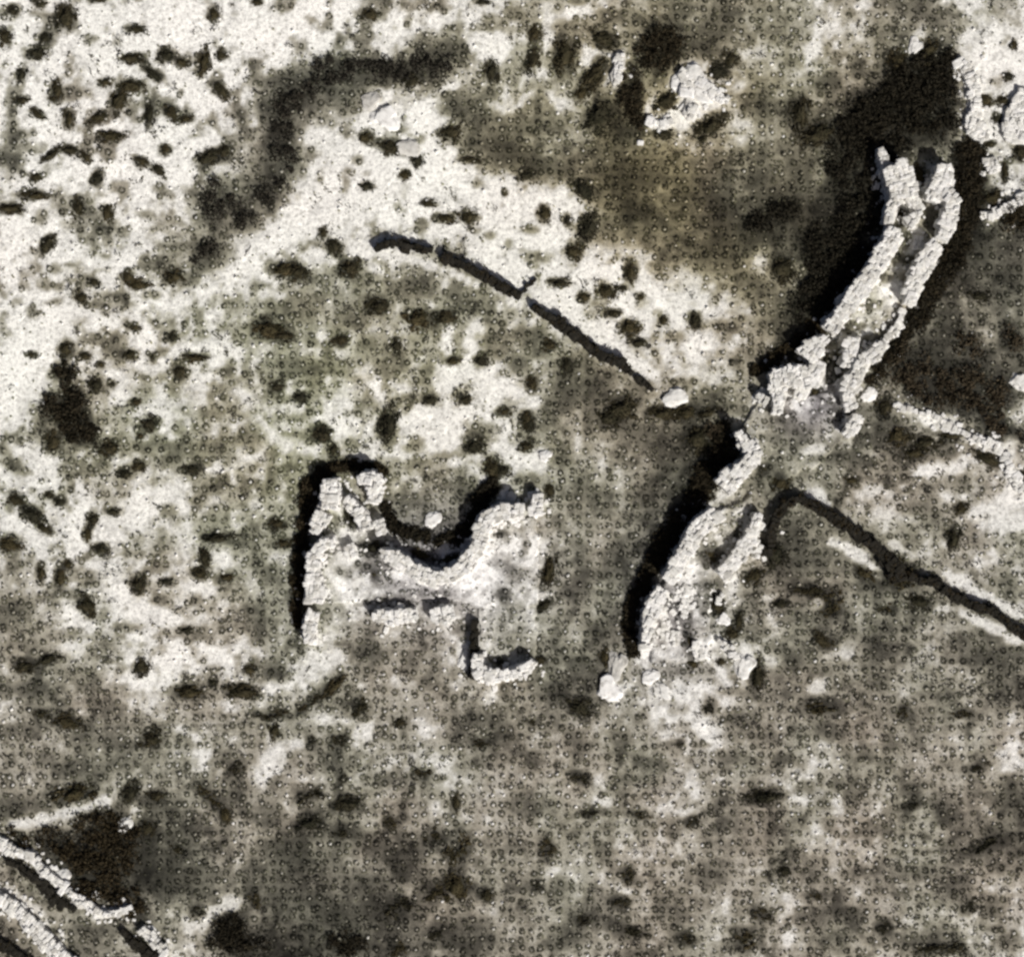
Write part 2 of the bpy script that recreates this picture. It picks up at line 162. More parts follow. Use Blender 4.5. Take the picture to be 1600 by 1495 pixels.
for k, (pts, rr) in STRIP.items():
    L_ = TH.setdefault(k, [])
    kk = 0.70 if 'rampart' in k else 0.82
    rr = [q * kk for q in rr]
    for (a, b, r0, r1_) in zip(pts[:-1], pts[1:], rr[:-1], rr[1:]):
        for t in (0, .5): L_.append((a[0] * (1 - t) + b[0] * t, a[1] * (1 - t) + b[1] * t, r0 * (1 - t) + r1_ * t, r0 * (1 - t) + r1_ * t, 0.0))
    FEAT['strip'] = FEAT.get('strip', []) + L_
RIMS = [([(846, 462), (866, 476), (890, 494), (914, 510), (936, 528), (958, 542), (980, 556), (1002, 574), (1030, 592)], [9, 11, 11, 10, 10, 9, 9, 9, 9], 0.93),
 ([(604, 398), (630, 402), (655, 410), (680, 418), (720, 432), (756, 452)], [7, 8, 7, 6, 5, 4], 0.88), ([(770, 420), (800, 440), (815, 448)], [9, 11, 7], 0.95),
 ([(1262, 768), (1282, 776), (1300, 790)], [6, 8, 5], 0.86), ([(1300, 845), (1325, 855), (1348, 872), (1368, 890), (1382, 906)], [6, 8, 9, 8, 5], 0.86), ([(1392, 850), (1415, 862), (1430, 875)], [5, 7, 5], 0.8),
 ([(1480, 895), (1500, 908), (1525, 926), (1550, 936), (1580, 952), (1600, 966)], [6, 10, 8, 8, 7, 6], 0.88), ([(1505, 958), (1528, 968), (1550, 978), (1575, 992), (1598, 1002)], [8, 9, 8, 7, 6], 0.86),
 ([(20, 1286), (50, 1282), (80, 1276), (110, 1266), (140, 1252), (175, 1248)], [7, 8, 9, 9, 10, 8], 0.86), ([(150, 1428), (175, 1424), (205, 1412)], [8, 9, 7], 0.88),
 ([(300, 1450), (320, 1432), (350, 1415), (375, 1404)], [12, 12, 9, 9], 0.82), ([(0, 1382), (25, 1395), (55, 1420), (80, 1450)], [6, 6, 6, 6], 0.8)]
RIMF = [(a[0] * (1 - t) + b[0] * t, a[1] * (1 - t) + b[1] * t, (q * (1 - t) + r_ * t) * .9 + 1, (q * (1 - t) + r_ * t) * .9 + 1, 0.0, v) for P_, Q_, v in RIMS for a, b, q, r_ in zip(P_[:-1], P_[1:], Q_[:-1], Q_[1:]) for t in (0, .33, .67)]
for f in FEAT['T']:
    x, y = f[0], f[1]
    if x < 240 and y < 800: k = 'dark ragged thicket near the left edge'
    elif x < 480 and y < 480: k = 'brown-black thicket curling down from the top left of the white scar'
    elif x < 720 and y < 200: k = 'brown thicket band above the white scar'
    elif x < 280 and y > 1200: k = 'black thicket beside the walled track at lower left'
    elif x < 700 and y > 1200: k = 'dark thicket on the bottom edge right of the track'
    elif x < 1120 and y < 260: k = 'forked dark thicket beside the white star of boulders'
    elif x > 1440 and y < 250 and x > 1470: k = 'black thicket strip along the outer side of the rampart'
    elif y < 245 and x > 1250: k = 'great black thicket above the rampart head'
    elif x > 1430 and y < 490 and x < 1525: k = 'black thicket strip along the outer side of the rampart'
    elif y < 560 and x < 1400: k = 'black thicket on the inner side of the rampart'
    elif y > 500: k = 'dark brown scrub between the rampart and the pale path'
    else: k = 'small black thicket at the upper right edge'
    TH.setdefault(k, []).append(f)

def mask(X, Y, f, soft=0.28, grow=1.0, nz=None):
    cx, cy = px(f[0], f[1]); rx = max(f[2], 3) / 10 * grow; ry = max(f[3], 3) / 10 * grow
    a = -R(f[4]); ca, sa = math.cos(a), math.sin(a)
    dx = X - cx; dy = Y - cy
    u = (dx * ca + dy * sa) / rx; v = (-dx * sa + dy * ca) / ry
    d = np.sqrt(u * u + v * v)
    if nz is not None: d = d + nz
    return np.clip((1 + soft - d) / (2 * soft), 0, 1)

def tone_map(X, Y):
    sh = X.shape; X = X.ravel(); Y = Y.ravel()
    wx = X + 1.6 * fbm(X, Y, 6, 2, 5); wy = Y + 1.6 * fbm(X, Y, 6, 2, 9)
    gx = np.clip((wx * 10 + 800) / 50 - 0.5, 0, 30.999); gy = np.clip((747.5 - wy * 10) / 50 - 0.5, 0, 28.999)
    ix = gx.astype(int); iy = gy.astype(int); fx = gx - ix; fy = gy - iy
    t = (G[iy, ix] * (1 - fx) + G[iy, ix + 1] * fx) * (1 - fy) + (G[iy + 1, ix] * (1 - fx) + G[iy + 1, ix + 1] * fx) * fy
    T = 0.05 + t / 9 * 0.88
    T = T + 0.045 * np.exp(-(((X + 20) / 34) ** 2 + ((Y - 8) / 22) ** 2))
    out = np.maximum(np.maximum(np.abs(X) - 80, np.abs(Y) - 75), 0)
    far = np.clip(out / 30, 0, 1)
    T = T * (1 - far) + far * (0.52 + 0.16 * fbm(X, Y, 30, 3, 77))
    mid = np.clip(1.35 - np.abs(T - 0.5) * 1.6, 0.5, 1.2)
    T = T + 0.115 * mid * np.clip((T - 0.26) / 0.22, 0, 1) + mid * (0.20 * fbm(X, Y, 3.4, 3, 21) + 0.13 * fbm(X, Y, 1.3, 2, 31))
    grime = np.clip((fbm(X - 70, Y + 30, 2.9, 3, 27) - 0.02) / 0.45, 0, 1) * np.clip((T - 0.62) / 0.2, 0, 1) * np.clip((110 - (X + 80) * 0.9) / 60, 0.35, 1)
    T = T - 0.40 * grime
    pt = np.clip((fbm(X + 40, Y, 2.6, 2, 23) - 0.42) / 0.14, 0, 1) * np.clip((T - 0.25) / 0.2, 0, 1)
    T = T - 0.16 * pt
    T = np.where(T > 0.72, T + 0.06, T)
    nz = 0.42 * vnoise(X, Y, 1.5, 41) + 0.26 * vnoise(X, Y, 0.7, 42)
    def apply(lst, val, stg, soft, grow):
        nonlocal T
        for f in lst:
            cx, cy = px(f[0], f[1]); r = max(f[2], f[3]) / 10 * 1.9 + 0.8
            ii = np.nonzero((np.abs(X - cx) < r) & (np.abs(Y - cy) < r))[0]
            if len(ii) == 0: continue
            m = mask(X[ii], Y[ii], f, soft, grow, nz[ii]) * stg
            T[ii] = T[ii] * (1 - m) + val * m
    for f in FEAT['w']:
        cx, cy = px(f[0], f[1]); r = max(f[2], f[3]) / 10 * 1.9 + 0.8
        ii = np.nonzero((np.abs(X - cx) < r) & (np.abs(Y - cy) < r))[0]
        if len(ii) == 0: continue
        m = mask(X[ii], Y[ii], f, 0.6, 1.0, 1.5 * nz[ii])
        base = float(G[int(np.clip(f[1] // 50, 0, 29)), int(np.clip(f[0] // 50, 0, 31))])
        val = 0.95 if base >= 6 else (0.91 if base >= 5 else 0.82)
        if f in WHITE_SOFT: val = min(val, 0.65)
        T[ii] = np.maximum(T[ii], T[ii] * (1 - m) + val * m)
    apply(FEAT['m'], 0.27, 0.55, 0.5, 1.0)
    apply([f for f in FEAT['T'] if f[0] >= 720 or f[1] > 480], 0.20, 0.86, 0.5, 1.05)
    apply([f for f in FEAT['T'] if f[0] < 720 and f[1] <= 480], 0.28, 0.8, 0.6, 1.1)
    apply(FEAT['strip'], 0.14, 0.93, 0.3, 1.0)  # wall shade painted into the ground colour under the leaf strips
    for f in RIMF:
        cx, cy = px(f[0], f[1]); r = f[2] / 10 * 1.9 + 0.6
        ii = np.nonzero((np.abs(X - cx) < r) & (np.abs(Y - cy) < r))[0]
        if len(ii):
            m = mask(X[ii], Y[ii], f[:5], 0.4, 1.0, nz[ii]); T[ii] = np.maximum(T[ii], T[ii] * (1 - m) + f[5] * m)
    apply([f for f in FEAT['S'] if f[1] <= 1080], 0.19, 0.86, 0.45, 0.98)
    apply([f for f in FEAT['S'] if f[1] > 1080], 0.19, 0.82, 0.6, 1.0)
    fld = np.exp(-(((X + 42) / 42) ** 2 + ((Y + 2) / 26) ** 2))
    T = T - fld * 0.11 * np.clip((T - 0.6) / 0.2, 0, 1) * (0.7 + 0.9 * fbm(X, Y, 1.7, 2, 55))
    return np.clip(T, 0.08, 0.95).reshape(sh)

WHITE_SOFT = set(f for f in FEAT['w'] if f[1] > 1090 and f[0] > 420)

def height(X, Y):
    X = np.asarray(X, float); Y = np.asarray(Y, float)
    return 0.55 * fbm(X, Y, 26, 3, 3) + 0.10 * fbm(X, Y, 3.2, 2, 13)
def hz(x, y): return float(height(np.array([x]), np.array([y]))[0])

def tint(X, Y):
    """mineral colour of the ground: greenish lichen, pinkish and olive-brown soils"""
    P = X * 10 + 800; Q = 747.5 - Y * 10
    g = np.exp(-(((P - 450) / 380) ** 2 + ((Q - 660) / 230) ** 2))
    o = np.exp(-(((P - 1050) / 330) ** 2 + ((Q - 250) / 330) ** 2))
    lav = np.exp(-(((P - 680) / 150) ** 2 + ((Q - 890) / 90) ** 2)) + np.exp(-(((P - 1270) / 60) ** 2 + ((Q - 630) / 50) ** 2)) + 0.8 * np.exp(-(((P - 1050) / 60) ** 2 + ((Q - 950) / 110) ** 2))
    pk = np.clip(0.35 + 1.6 * fbm(X, Y, 11, 2, 61), 0, 1) * 0.4
    gr = np.clip(0.3 + 1.5 * fbm(X, Y, 9, 2, 67), 0, 1) * 0.4
    base = np.array([1.0, 0.985, 0.915])
    c = np.ones(X.shape + (3,)) * base
    def mixc(w, col):
        nonlocal c
        w = np.clip(w, 0, 1)[..., None]; c = c * (1 - w) + np.array(col) * w
    mixc(g * 0.85, (0.985, 1.0, 0.81)); mixc(o * 0.85, (1.07, 0.98, 0.76))
    low = np.clip((Q - 950) / 200, 0, 1) * 0.5 + np.clip((P - 1050) / 200, 0, 1) * np.clip((Q - 600) / 150, 0, 1) * 0.3
    mixc(low, (1.045, 0.985, 0.925)); mixc(pk, (1.06, 0.965, 0.895)); mixc(gr, (0.97, 1.0, 0.90)); mixc(lav, (0.985, 0.97, 1.05))
    return c

def albedo(T, tn, X=None):
    tn = tn * np.array([1.012, 1.0, 0.95])
    L = s2l(T)[..., None] * 0.93
    sat = np.clip((0.95 - T) / 0.25, 0.35, 1.6)[..., None]
    c = L * (1 + (tn - 1) * sat)
    return np.clip(c, 0.008, 0.84)

# ------------------------------------------------------------------ materials
def mat(name, build):
    m = bpy.data.materials.new(name); m.use_nodes = True
    n = m.node_tree.nodes; l = m.node_tree.links
    p = n['Principled BSDF']; p.inputs['Roughness'].default_value = 0.95
    p.inputs['Specular IOR Level'].default_value = 0.12
    build(n, l, p); return m

def noise(n, l, scale, detail=3, rough=0.6, coord='Object'):
    tc = n.new('ShaderNodeTexCoord'); t = n.new('ShaderNodeTexNoise')
    t.inputs['Scale'].default_value = scale; t.inputs['Detail'].default_value = detail; t.inputs['Roughness'].default_value = rough
    l.new(tc.outputs[coord], t.inputs['Vector']); return t
def ramp(n, l, src, stops):
    r = n.new('ShaderNodeValToRGB'); e = r.color_ramp.elements
    while len(e) < len(stops): e.new(0.5)
    for q, (p, c) in zip(e, stops): q.position = p; q.color = (*c, 1)
    l.new(src, r.inputs[0]); return r
def mult(n, l, a, b, f=1.0):
    m = n.new('ShaderNodeMix'); m.data_type = 'RGBA'; m.blend_type = 'MULTIPLY'; m.inputs[0].default_value = f
    l.new(a, m.inputs[6]); l.new(b, m.inputs[7]); return m.outputs[2]
def bump(n, l, p, src, st, dist):
    b = n.new('ShaderNodeBump'); b.inputs['Strength'].default_value = st; b.inputs['Distance'].default_value = dist
    l.new(src, b.inputs['Height']); l.new(b.outputs[0], p.inputs['Normal'])

def m_ground(n, l, p):
    a = n.new('ShaderNodeAttribute'); a.attribute_name = 'surface_tone'
    t1 = noise(n, l, 1.6, 6, 0.72); r1 = ramp(n, l, t1.outputs[0], [(0.36, (0.60, 0.59, 0.57)), (0.48, (1.02, 1.02, 1.02)), (0.64, (1.32, 1.32, 1.30))])
    t2 = noise(n, l, 7.0, 4, 0.7); r2 = ramp(n, l, t2.outputs[0], [(0.34, (0.62, 0.61, 0.59)), (0.66, (1.22, 1.22, 1.22))])
    c = mult(n, l, a.outputs['Color'], r1.outputs[0]); c = mult(n, l, c, r2.outputs[0], 0.8)
    l.new(c, p.inputs['Base Color']); bump(n, l, p, t1.outputs[0], 0.35, 0.35)
def m_attr(n, l, p):
    a = n.new('ShaderNodeAttribute'); a.attribute_name = 'surface_tone'
    t2 = noise(n, l, 5.0, 4, 0.7); r2 = ramp(n, l, t2.outputs[0], [(0.3, (0.75, 0.74, 0.73)), (0.7, (1.15, 1.15, 1.15))])
    l.new(mult(n, l, a.outputs['Color'], r2.outputs[0]), p.inputs['Base Color'])
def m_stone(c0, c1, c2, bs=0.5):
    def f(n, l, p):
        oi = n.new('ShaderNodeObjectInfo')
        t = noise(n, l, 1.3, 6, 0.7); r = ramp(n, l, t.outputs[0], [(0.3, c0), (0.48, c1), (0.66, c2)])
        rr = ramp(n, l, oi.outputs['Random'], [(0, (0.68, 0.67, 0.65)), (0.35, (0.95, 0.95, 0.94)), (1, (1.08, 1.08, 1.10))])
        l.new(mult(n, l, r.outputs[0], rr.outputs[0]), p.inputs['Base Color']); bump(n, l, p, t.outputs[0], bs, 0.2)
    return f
def m_leaf(c0, c1):
    def f(n, l, p):
        oi = n.new('ShaderNodeObjectInfo')
        t = noise(n, l, 1.2, 3, 0.6); r = ramp(n, l, t.outputs[0], [(0.32, c0), (0.68, c1)])
        rr = ramp(n, l, oi.outputs['Random'], [(0, (0.7, 0.72, 0.75)), (1, (1.35, 1.2, 1.0))])
        l.new(mult(n, l, r.outputs[0], rr.outputs[0]), p.inputs['Base Color'])
    return f
M_ground = mat('stony_ground', m_ground)
M_attr = mat('loose_stone_and_tussock', m_attr)
M_white = mat('pale_limestone', m_stone((0.36, 0.34, 0.31), (0.70, 0.685, 0.65), (0.80, 0.79, 0.76)))
M_dark = mat('near_black_stone', m_stone((0.010, 0.009, 0.007), (0.020, 0.018, 0.014), (0.040, 0.036, 0.028)))  # near-black; carries the shadow line of the curved and field walls
M_rubble = mat('rubble_core', m_stone((0.14, 0.125, 0.12), (0.36, 0.335, 0.325), (0.56, 0.53, 0.52), 0.9))
M_leaf = mat('dark_scrub_leaves', m_leaf((0.018, 0.018, 0.010), (0.062, 0.055, 0.034)))
M_thick = mat('thicket_leaves', m_leaf((0.012, 0.011, 0.007), (0.042, 0.035, 0.022)))
M_brown = mat('brown_scrub_leaves', m_leaf((0.018, 0.016, 0.012), (0.062, 0.054, 0.040)))
M_wood = mat('scrub_wood', m_leaf((0.03, 0.025, 0.02), (0.06, 0.05, 0.04)))

# ------------------------------------------------------------------ mesh helpers
def raw_mesh(name, V, F, m, attr=None, smooth=False):
    """V (n,3), F (k,s) same-size faces"""
    V = np.asarray(V, np.float32); F = np.asarray(F, np.int32)
    me = bpy.data.meshes.new(name)
    me.vertices.add(len(V)); me.vertices.foreach_set('co', V.ravel())
    k, s = F.shape
    me.loops.add(k * s); me.loops.foreach_set('vertex_index', F.ravel())
    me.polygons.add(k); me.polygons.foreach_set('loop_start', np.arange(0, k * s, s, dtype=np.int32)); me.polygons.foreach_set('loop_total', np.full(k, s, np.int32))
    if smooth: me.polygons.foreach_set('use_smooth', np.ones(k, bool))
    me.update(calc_edges=True); me.validate()
    me.materials.append(m)
    if attr is not None:
        a = me.color_attributes.new('surface_tone', 'FLOAT_COLOR', 'POINT')
        a.data.foreach_set('color', np.concatenate([attr, np.ones((len(attr), 1))], 1).astype(np.float32).ravel())
    return me
def link(name, data, parent=None, loc=(0, 0, 0), **props):
    o = bpy.data.objects.new(name, data); C.objects.link(o); o.location = loc
    if parent: o.parent = parent
    for k, v in props.items():
        if v is not None: o[k] = v
    return o
def thing(name, label, cat, loc=(0, 0, 0), group=None):
    return link(name, None, None, loc, label=label, category=cat, group=group)

# ------------------------------------------------------------------ ground: one sheet to the horizon
def axis(half, fine):
    a = list(np.arange(-half, half + 1e-6, fine)); step = fine; x = a[-1]; ext = []
    while x < 6000: step *= 1.28; x += step; ext.append(x)
    return np.array([-e for e in ext[::-1]] + a + ext)
ax = axis(86, 0.32); ay = axis(81, 0.32)
XX, YY = np.meshgrid(ax, ay)
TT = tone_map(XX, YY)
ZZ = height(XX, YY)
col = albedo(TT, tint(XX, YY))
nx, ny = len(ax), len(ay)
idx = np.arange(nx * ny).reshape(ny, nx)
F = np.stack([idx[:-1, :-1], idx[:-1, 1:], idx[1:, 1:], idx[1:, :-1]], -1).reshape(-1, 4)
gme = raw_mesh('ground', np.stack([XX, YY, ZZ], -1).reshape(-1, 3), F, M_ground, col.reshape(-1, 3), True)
link('ground', gme, kind='structure')
def tone_at(xs, ys):
    i = np.clip(np.searchsorted(ax, xs), 0, nx - 1); j = np.clip(np.searchsorted(ay, ys), 0, ny - 1)
    return TT[j, i]

# ------------------------------------------------------------------ loose stones with dark tussocks round them (nobody could count them)
P_ = 1.5
gi, gj = np.meshgrid(np.arange(-57, 58), np.arange(-54, 55))
sx = gi.ravel() * P_; sy = gj.ravel() * P_
sx = sx + 0.5 * vnoise(gi.ravel(), gj.ravel(), 6, 3) + rng.normal(0, 0.2, sx.shape)
sy = sy + 0.5 * vnoise(gi.ravel(), gj.ravel(), 6, 4) + rng.normal(0, 0.2, sy.shape)
st = tone_at(sx, sy)
WHITE_SEGS = []
wallsegs = []      # filled for the walls: stones keep clear of them
def build_lattice():
    keep = np.ones(len(sx), bool)
    for (a, b, w) in wallsegs:
        ab = np.array(b) - np.array(a); L2 = (ab ** 2).sum() + 1e-9
        t = np.clip(((sx - a[0]) * ab[0] + (sy - a[1]) * ab[1]) / L2, 0, 1)
        d = np.hypot(sx - a[0] - t * ab[0], sy - a[1] - t * ab[1]); keep &= d > w / 2 + 0.1
    X = sx[keep]; Y = sy[keep]; T = st[keep]; Z = height(X, Y)
    for P, z, bo in SLABS:
        i_ = inside(P, X, Y); Z = Z + i_ * z; T = np.clip(T + i_ * bo, 0, .95)
    tn = tint(X, Y)
    n = len(X)
    # stones: low six-sided lumps
    r = rng.uniform(0.12, 0.34, n) * np.where(T < 0.3, 0.75, 1.0)
    K = 6; ang = np.arange(K) * 2 * np.pi / K + rng.uniform(0, 6, (n, 1))
    rr = r[:, None] * rng.uniform(0.75, 1.2, (n, K))
    low = np.stack([X[:, None] + rr * np.cos(ang), Y[:, None] + rr * np.sin(ang), np.repeat(Z[:, None] - 0.05, K, 1)], -1)
    hh = r * rng.uniform(0.45, 0.8, n)
    top = np.stack([X[:, None] + rr * .62 * np.cos(ang + .3), Y[:, None] + rr * .62 * np.sin(ang + .3), np.repeat((Z + hh)[:, None], K, 1) + rng.normal(0, .02, (n, K))], -1)
    V = np.concatenate([low, top], 1)                       # n,12,3
    ks = np.arange(K); q = np.stack([ks, (ks + 1) % K, K + (ks + 1) % K, K + ks], -1)
    topq = np.array([[6, 7, 8, 11], [8, 9, 10, 11]])
    Fq = np.concatenate([q, topq], 0)
    FF = (Fq[None] + (np.arange(n) * 12)[:, None, None]).reshape(-1, 4)
    stT = np.clip(T * 0.95 + 0.15 + rng.normal(0, 0.08, n), 0.25, 0.93)
    cc = albedo(stT, tn)
    sel = (T < 0.80) | (rng.random(n) < 0.12)
    vs = np.repeat(sel, 12)
    remap = -np.ones(n * 12, int); remap[vs] = np.arange(vs.sum())
    FF = remap[FF]; FF = FF[(FF >= 0).all(1)]
    me = raw_mesh('loose_stones', V.reshape(-1, 3)[vs], FF, M_attr, np.repeat(cc, 12, 0)[vs])
    link('loose_stones', me, kind='stuff', label='small pale loose stones scattered evenly over the scrubby ground', category='stones')
    # tussocks: a ring of short blades round each stone
    B = 12
    a = np.arange(B) * 2 * np.pi / B + rng.uniform(0, 6, (n, 1)) + rng.normal(0, 0.12, (n, B))
    R0 = rng.uniform(0.36, 0.47, (n, 1)) * rng.uniform(0.85, 1.15, (n, B))
    cx = X[:, None] + R0 * np.cos(a); cy = Y[:, None] + R0 * np.sin(a); cz = Z[:, None] + rng.uniform(0.04, 0.16, (n, B))
    s = rng.uniform(0.10, 0.20, (n, B)); w = s * rng.uniform(0.5, 0.9, (n, B))
    ta = a + np.pi / 2 + rng.normal(0, 0.5, (n, B))
    ux, uy = np.cos(ta) * s, np.sin(ta) * s; vx, vy = -np.sin(ta) * w, np.cos(ta) * w
    tz = rng.normal(0, 0.05, (n, B))
    qv = np.stack([np.stack([cx - ux - vx, cy - uy - vy, cz - tz], -1), np.stack([cx + ux - vx, cy + uy - vy, cz + tz], -1),
                   np.stack([cx + ux + vx, cy + uy + vy, cz + tz + .05], -1), np.stack([cx - ux + vx, cy - uy + vy, cz - tz + .03], -1)], 2)  # n,B,4,3
    prob = np.clip((0.80 - T) / 0.22, 0.03, 1) * np.clip((T - 0.10) / 0.15, 0.2, 1)
    sel = rng.random((n, B)) < (prob[:, None] * rng.uniform(0.35, 1.0, (n, 1)))
    qv = qv[sel]; m = len(qv)
    tt = np.clip(np.repeat(T[:, None], B, 1)[sel] * 0.62 + rng.normal(0, 0.07, m), 0.12, 0.6)
    tc = albedo(tt, np.repeat(tn[:, None, :], B, 1)[sel] * np.array([0.98, 1.0, 0.93]))
    me = raw_mesh('dry_tussocks', qv.reshape(-1, 3), np.arange(m * 4).reshape(m, 4), M_attr, np.repeat(tc, 4, 0))
    link('dry_tussocks', me, kind='stuff', label='low dark dry grass tussocks growing between the pale loose stones', category='grass')

# ------------------------------------------------------------------ shrubs
def lumpy(nseed, sub=2, amp=0.28, flat=0.0):
    bm = bmesh.new(); bmesh.ops.create_icosphere(bm, subdivisions=sub, radius=1)
    for v in bm.verts:
        c = v.co
        k = 1 + amp * (math.sin(c.x * 3.1 + nseed) * math.cos(c.y * 2.7 - nseed * 1.7) + 0.6 * math.sin(c.z * 4 + c.x * 3.3 + nseed * 2.3))
        k += random.uniform(-.06, .06)
        v.co = c * k
    return bm
def leaf_quads(N, R_, sz, r_, core=0.55):
    """leaf sprays through an uneven crown of radius 1"""
    th = r_.uniform(0, 2 * np.pi, N); u = r_.uniform(-0.15, 1, N)
    ph = r_.uniform(0, 6); lob = 1 + 0.20 * np.sin(3 * th + ph) + 0.14 * np.sin(5 * th + 2 * ph)
    rad = R_ * lob * r_.uniform(core, 1.06, N) ** 0.7
    cz = np.sqrt(np.clip(1 - u * u, 0, 1))
    P = np.stack([rad * np.cos(th) * cz, rad * np.sin(th) * cz, rad * u], -1)
    d1 = r_.normal(0, 1, (N, 3)); d1 /= np.linalg.norm(d1, axis=1)[:, None]
    d2 = r_.normal(0, 1, (N, 3)); d2 -= (d1 * d2).sum(1)[:, None] * d1; d2 /= np.linalg.norm(d2, axis=1)[:, None]
    s = r_.uniform(0.6, 1.3, (N, 1)) * sz
    Q = np.stack([P - d1 * s, P - d2 * s * .55, P + d1 * s, P + d2 * s * .55], 1)
    return Q.reshape(-1, 3)
shrub_me = []
for k in range(26):
    r_ = np.random.default_rng(100 + k)
    Q = [leaf_quads(210, 0.72, 0.12, r_)]
    for q in range(7):
        a = q * .9 + r_.uniform(0, .6); d = r_.uniform(.4, 1.15); rr = r_.uniform(.18, .5)
        Q.append(leaf_quads(60, rr, 0.12, r_, 0.3) + np.array([d * math.cos(a), d * math.sin(a), 0]))
    a = r_.normal(r_.uniform(0, 6.28), 1.3, 55); d = r_.uniform(.75, 1.55, 55)
    for aa, dd in zip(a, d): Q.append(leaf_quads(3, 0.10, 0.09, r_) + np.array([dd * math.cos(aa), dd * math.sin(aa), 0.02]))
    Q = np.concatenate(Q)
    bm = lumpy(k * 1.3, 2, 0.16)
    me0 = bpy.data.meshes.new('t'); bm.to_mesh(me0); bm.free()
    cv = np.array([v.co[:] for v in me0.vertices]) * 0.60; cf = [list(p.vertices) for p in me0.polygons]
    bpy.data.meshes.remove(me0)
    cv[:, 2] = np.maximum(cv[:, 2], -0.2)
    me = bpy.data.meshes.new('shrub'); nq = len(Q) // 4
    me.from_pydata(np.concatenate([Q, cv]).tolist(), [], np.arange(nq * 4).reshape(nq, 4).tolist() + [[i + nq * 4 for i in f] for f in cf])
    me.materials.append(M_leaf); me.update(); shrub_me.append(me)

dry_me = []
for k in range(12):
    r_ = np.random.default_rng(300 + k); Q = []
    for q in range(9):
        a = r_.uniform(0, 6.28); d = r_.uniform(0, 1.0); rr = r_.uniform(.2, .5)
        Q.append(leaf_quads(34, rr, 0.12, r_, 0.2) + np.array([d * math.cos(a), d * math.sin(a), 0]))
    Q = np.concatenate(Q)
    dry_me.append(raw_mesh('shrub', Q, np.arange(len(Q)).reshape(-1, 4), M_leaf))
LAND = [(650, 900, 'ruined building'), (600, 400, 'dark curved wall start'), (800, 480, 'dark curved wall middle'), (980, 590, 'dark curved wall lower end'), (1420, 330, 'double-faced rampart head'),
 (1330, 480, 'double-faced rampart neck'), (1250, 600, 'white rubble platform'), (1060, 870, 'lower curved rampart'), (1230, 800, 'dark field wall bend'), (1400, 890, 'dark field wall knot'),
 (1540, 960, 'dark field wall tail'), (70, 1380, 'walled track'), (20, 30, 'upper left corner'), (180, 140, 'white bare upper left slope'), (260, 230, 'slope beside the brown thicket'), (690, 280, 'white bare scar'), (420, 250, 'brown thicket above the scar'),
 (1056, 621, 'lone round white boulder'), (960, 1075, 'white triangle of boulders'), (1162, 1040, 'lower rampart end boulder'), (1580, 1480, 'lower right corner'), (1400, 150, 'great black thicket'), (160, 1310, 'black thicket by the track'), (1080, 145, 'white star of boulders'),
 (1580, 30, 'upper right corner'), (800, 1480, 'bottom edge'), (20, 760, 'left edge'), (100, 620, 'left-hand dark thicket'), (1540, 1200, 'right edge'), (900, 20, 'top edge'), (250, 1040, 'white clearing at lower left'), (360, 1420, 'thicket on the bottom edge'), (690, 1330, 'open scrub below the ruin'),
 (780, 1035, 'lowest corner of the ruin'), (500, 760, 'black-edged corner tower'), (400, 850, 'open ground beside the ruin'), (1530, 150, 'white block row at upper right'), (1250, 1280, 'open plain at lower right'), (270, 700, 'pale greenish field'), (620, 600, 'pale field above the ruin'), (1560, 690, 'pale path at the right edge'), (1330, 1450, 'dark strip on the bottom edge'),
 (1300, 60, 'brown slope at the top'), (950, 1280, 'stony plain below the boulders'), (530, 1150, 'greyish scrub beside the plain'), (450, 1250, 'dark scrub near the track'), (1150, 400, 'olive slope beside the rampart'), (90, 1150, 'grey scrub near the left edge'), (110, 900, 'white streaks at the left edge')]
ORD = ['closest', 'second closest', 'third closest', 'fourth closest', 'fifth closest', 'sixth closest', 'seventh closest', 'eighth closest', 'ninth closest', 'tenth closest', 'eleventh closest', 'twelfth closest', 'thirteenth closest', 'fourteenth closest']
def where(items, noun):
    """items (x, y, descr) -> unique labels by look and by the nearest thing one can find"""
    buckets = {}; pre = []
    for i, (x, y, d) in enumerate(items):
        L = min(LAND, key=lambda q: (q[0] - x) ** 2 + (q[1] - y) ** 2)
        dx, dy = x - L[0], y - L[1]
        s = 'left of' if dx < 0 else 'right of'
        if abs(dy) > abs(dx): s = 'above' if dy < 0 else 'below'
        key = (d, s, L[2]); buckets.setdefault(key, []).append((dx * dx + dy * dy, i)); pre.append(key)
    out = [None] * len(items)
    for (d, s, L), lst in buckets.items():
        lst.sort()
        for k, (_, i) in enumerate(lst):
            out[i] = f'{d} {noun} {s} the {L}' + ('' if len(lst) == 1 else f', {ORD[min(k, 13)]}')
    return out
def descr(f):
    a = math.sqrt(f[2] * f[3]); e = max(f[2], f[3]) / max(1e-3, min(f[2], f[3]))
    size = 'tiny' if a < 8 else ('small' if a < 11 else ('middling' if a < 14.5 else ('large' if a < 20 else 'huge')))
    ang = (f[4] + (90 if f[3] > f[2] else 0)) % 180
    if e < 1.35: sh = 'round'
    elif ang < 22 or ang > 158: sh = 'wide'
    elif 68 < ang < 112: sh = 'upright oval'
    elif ang <= 68: sh = 'slanting long'
    else: sh = 'rising long'
    return f'{size} {sh} dark'
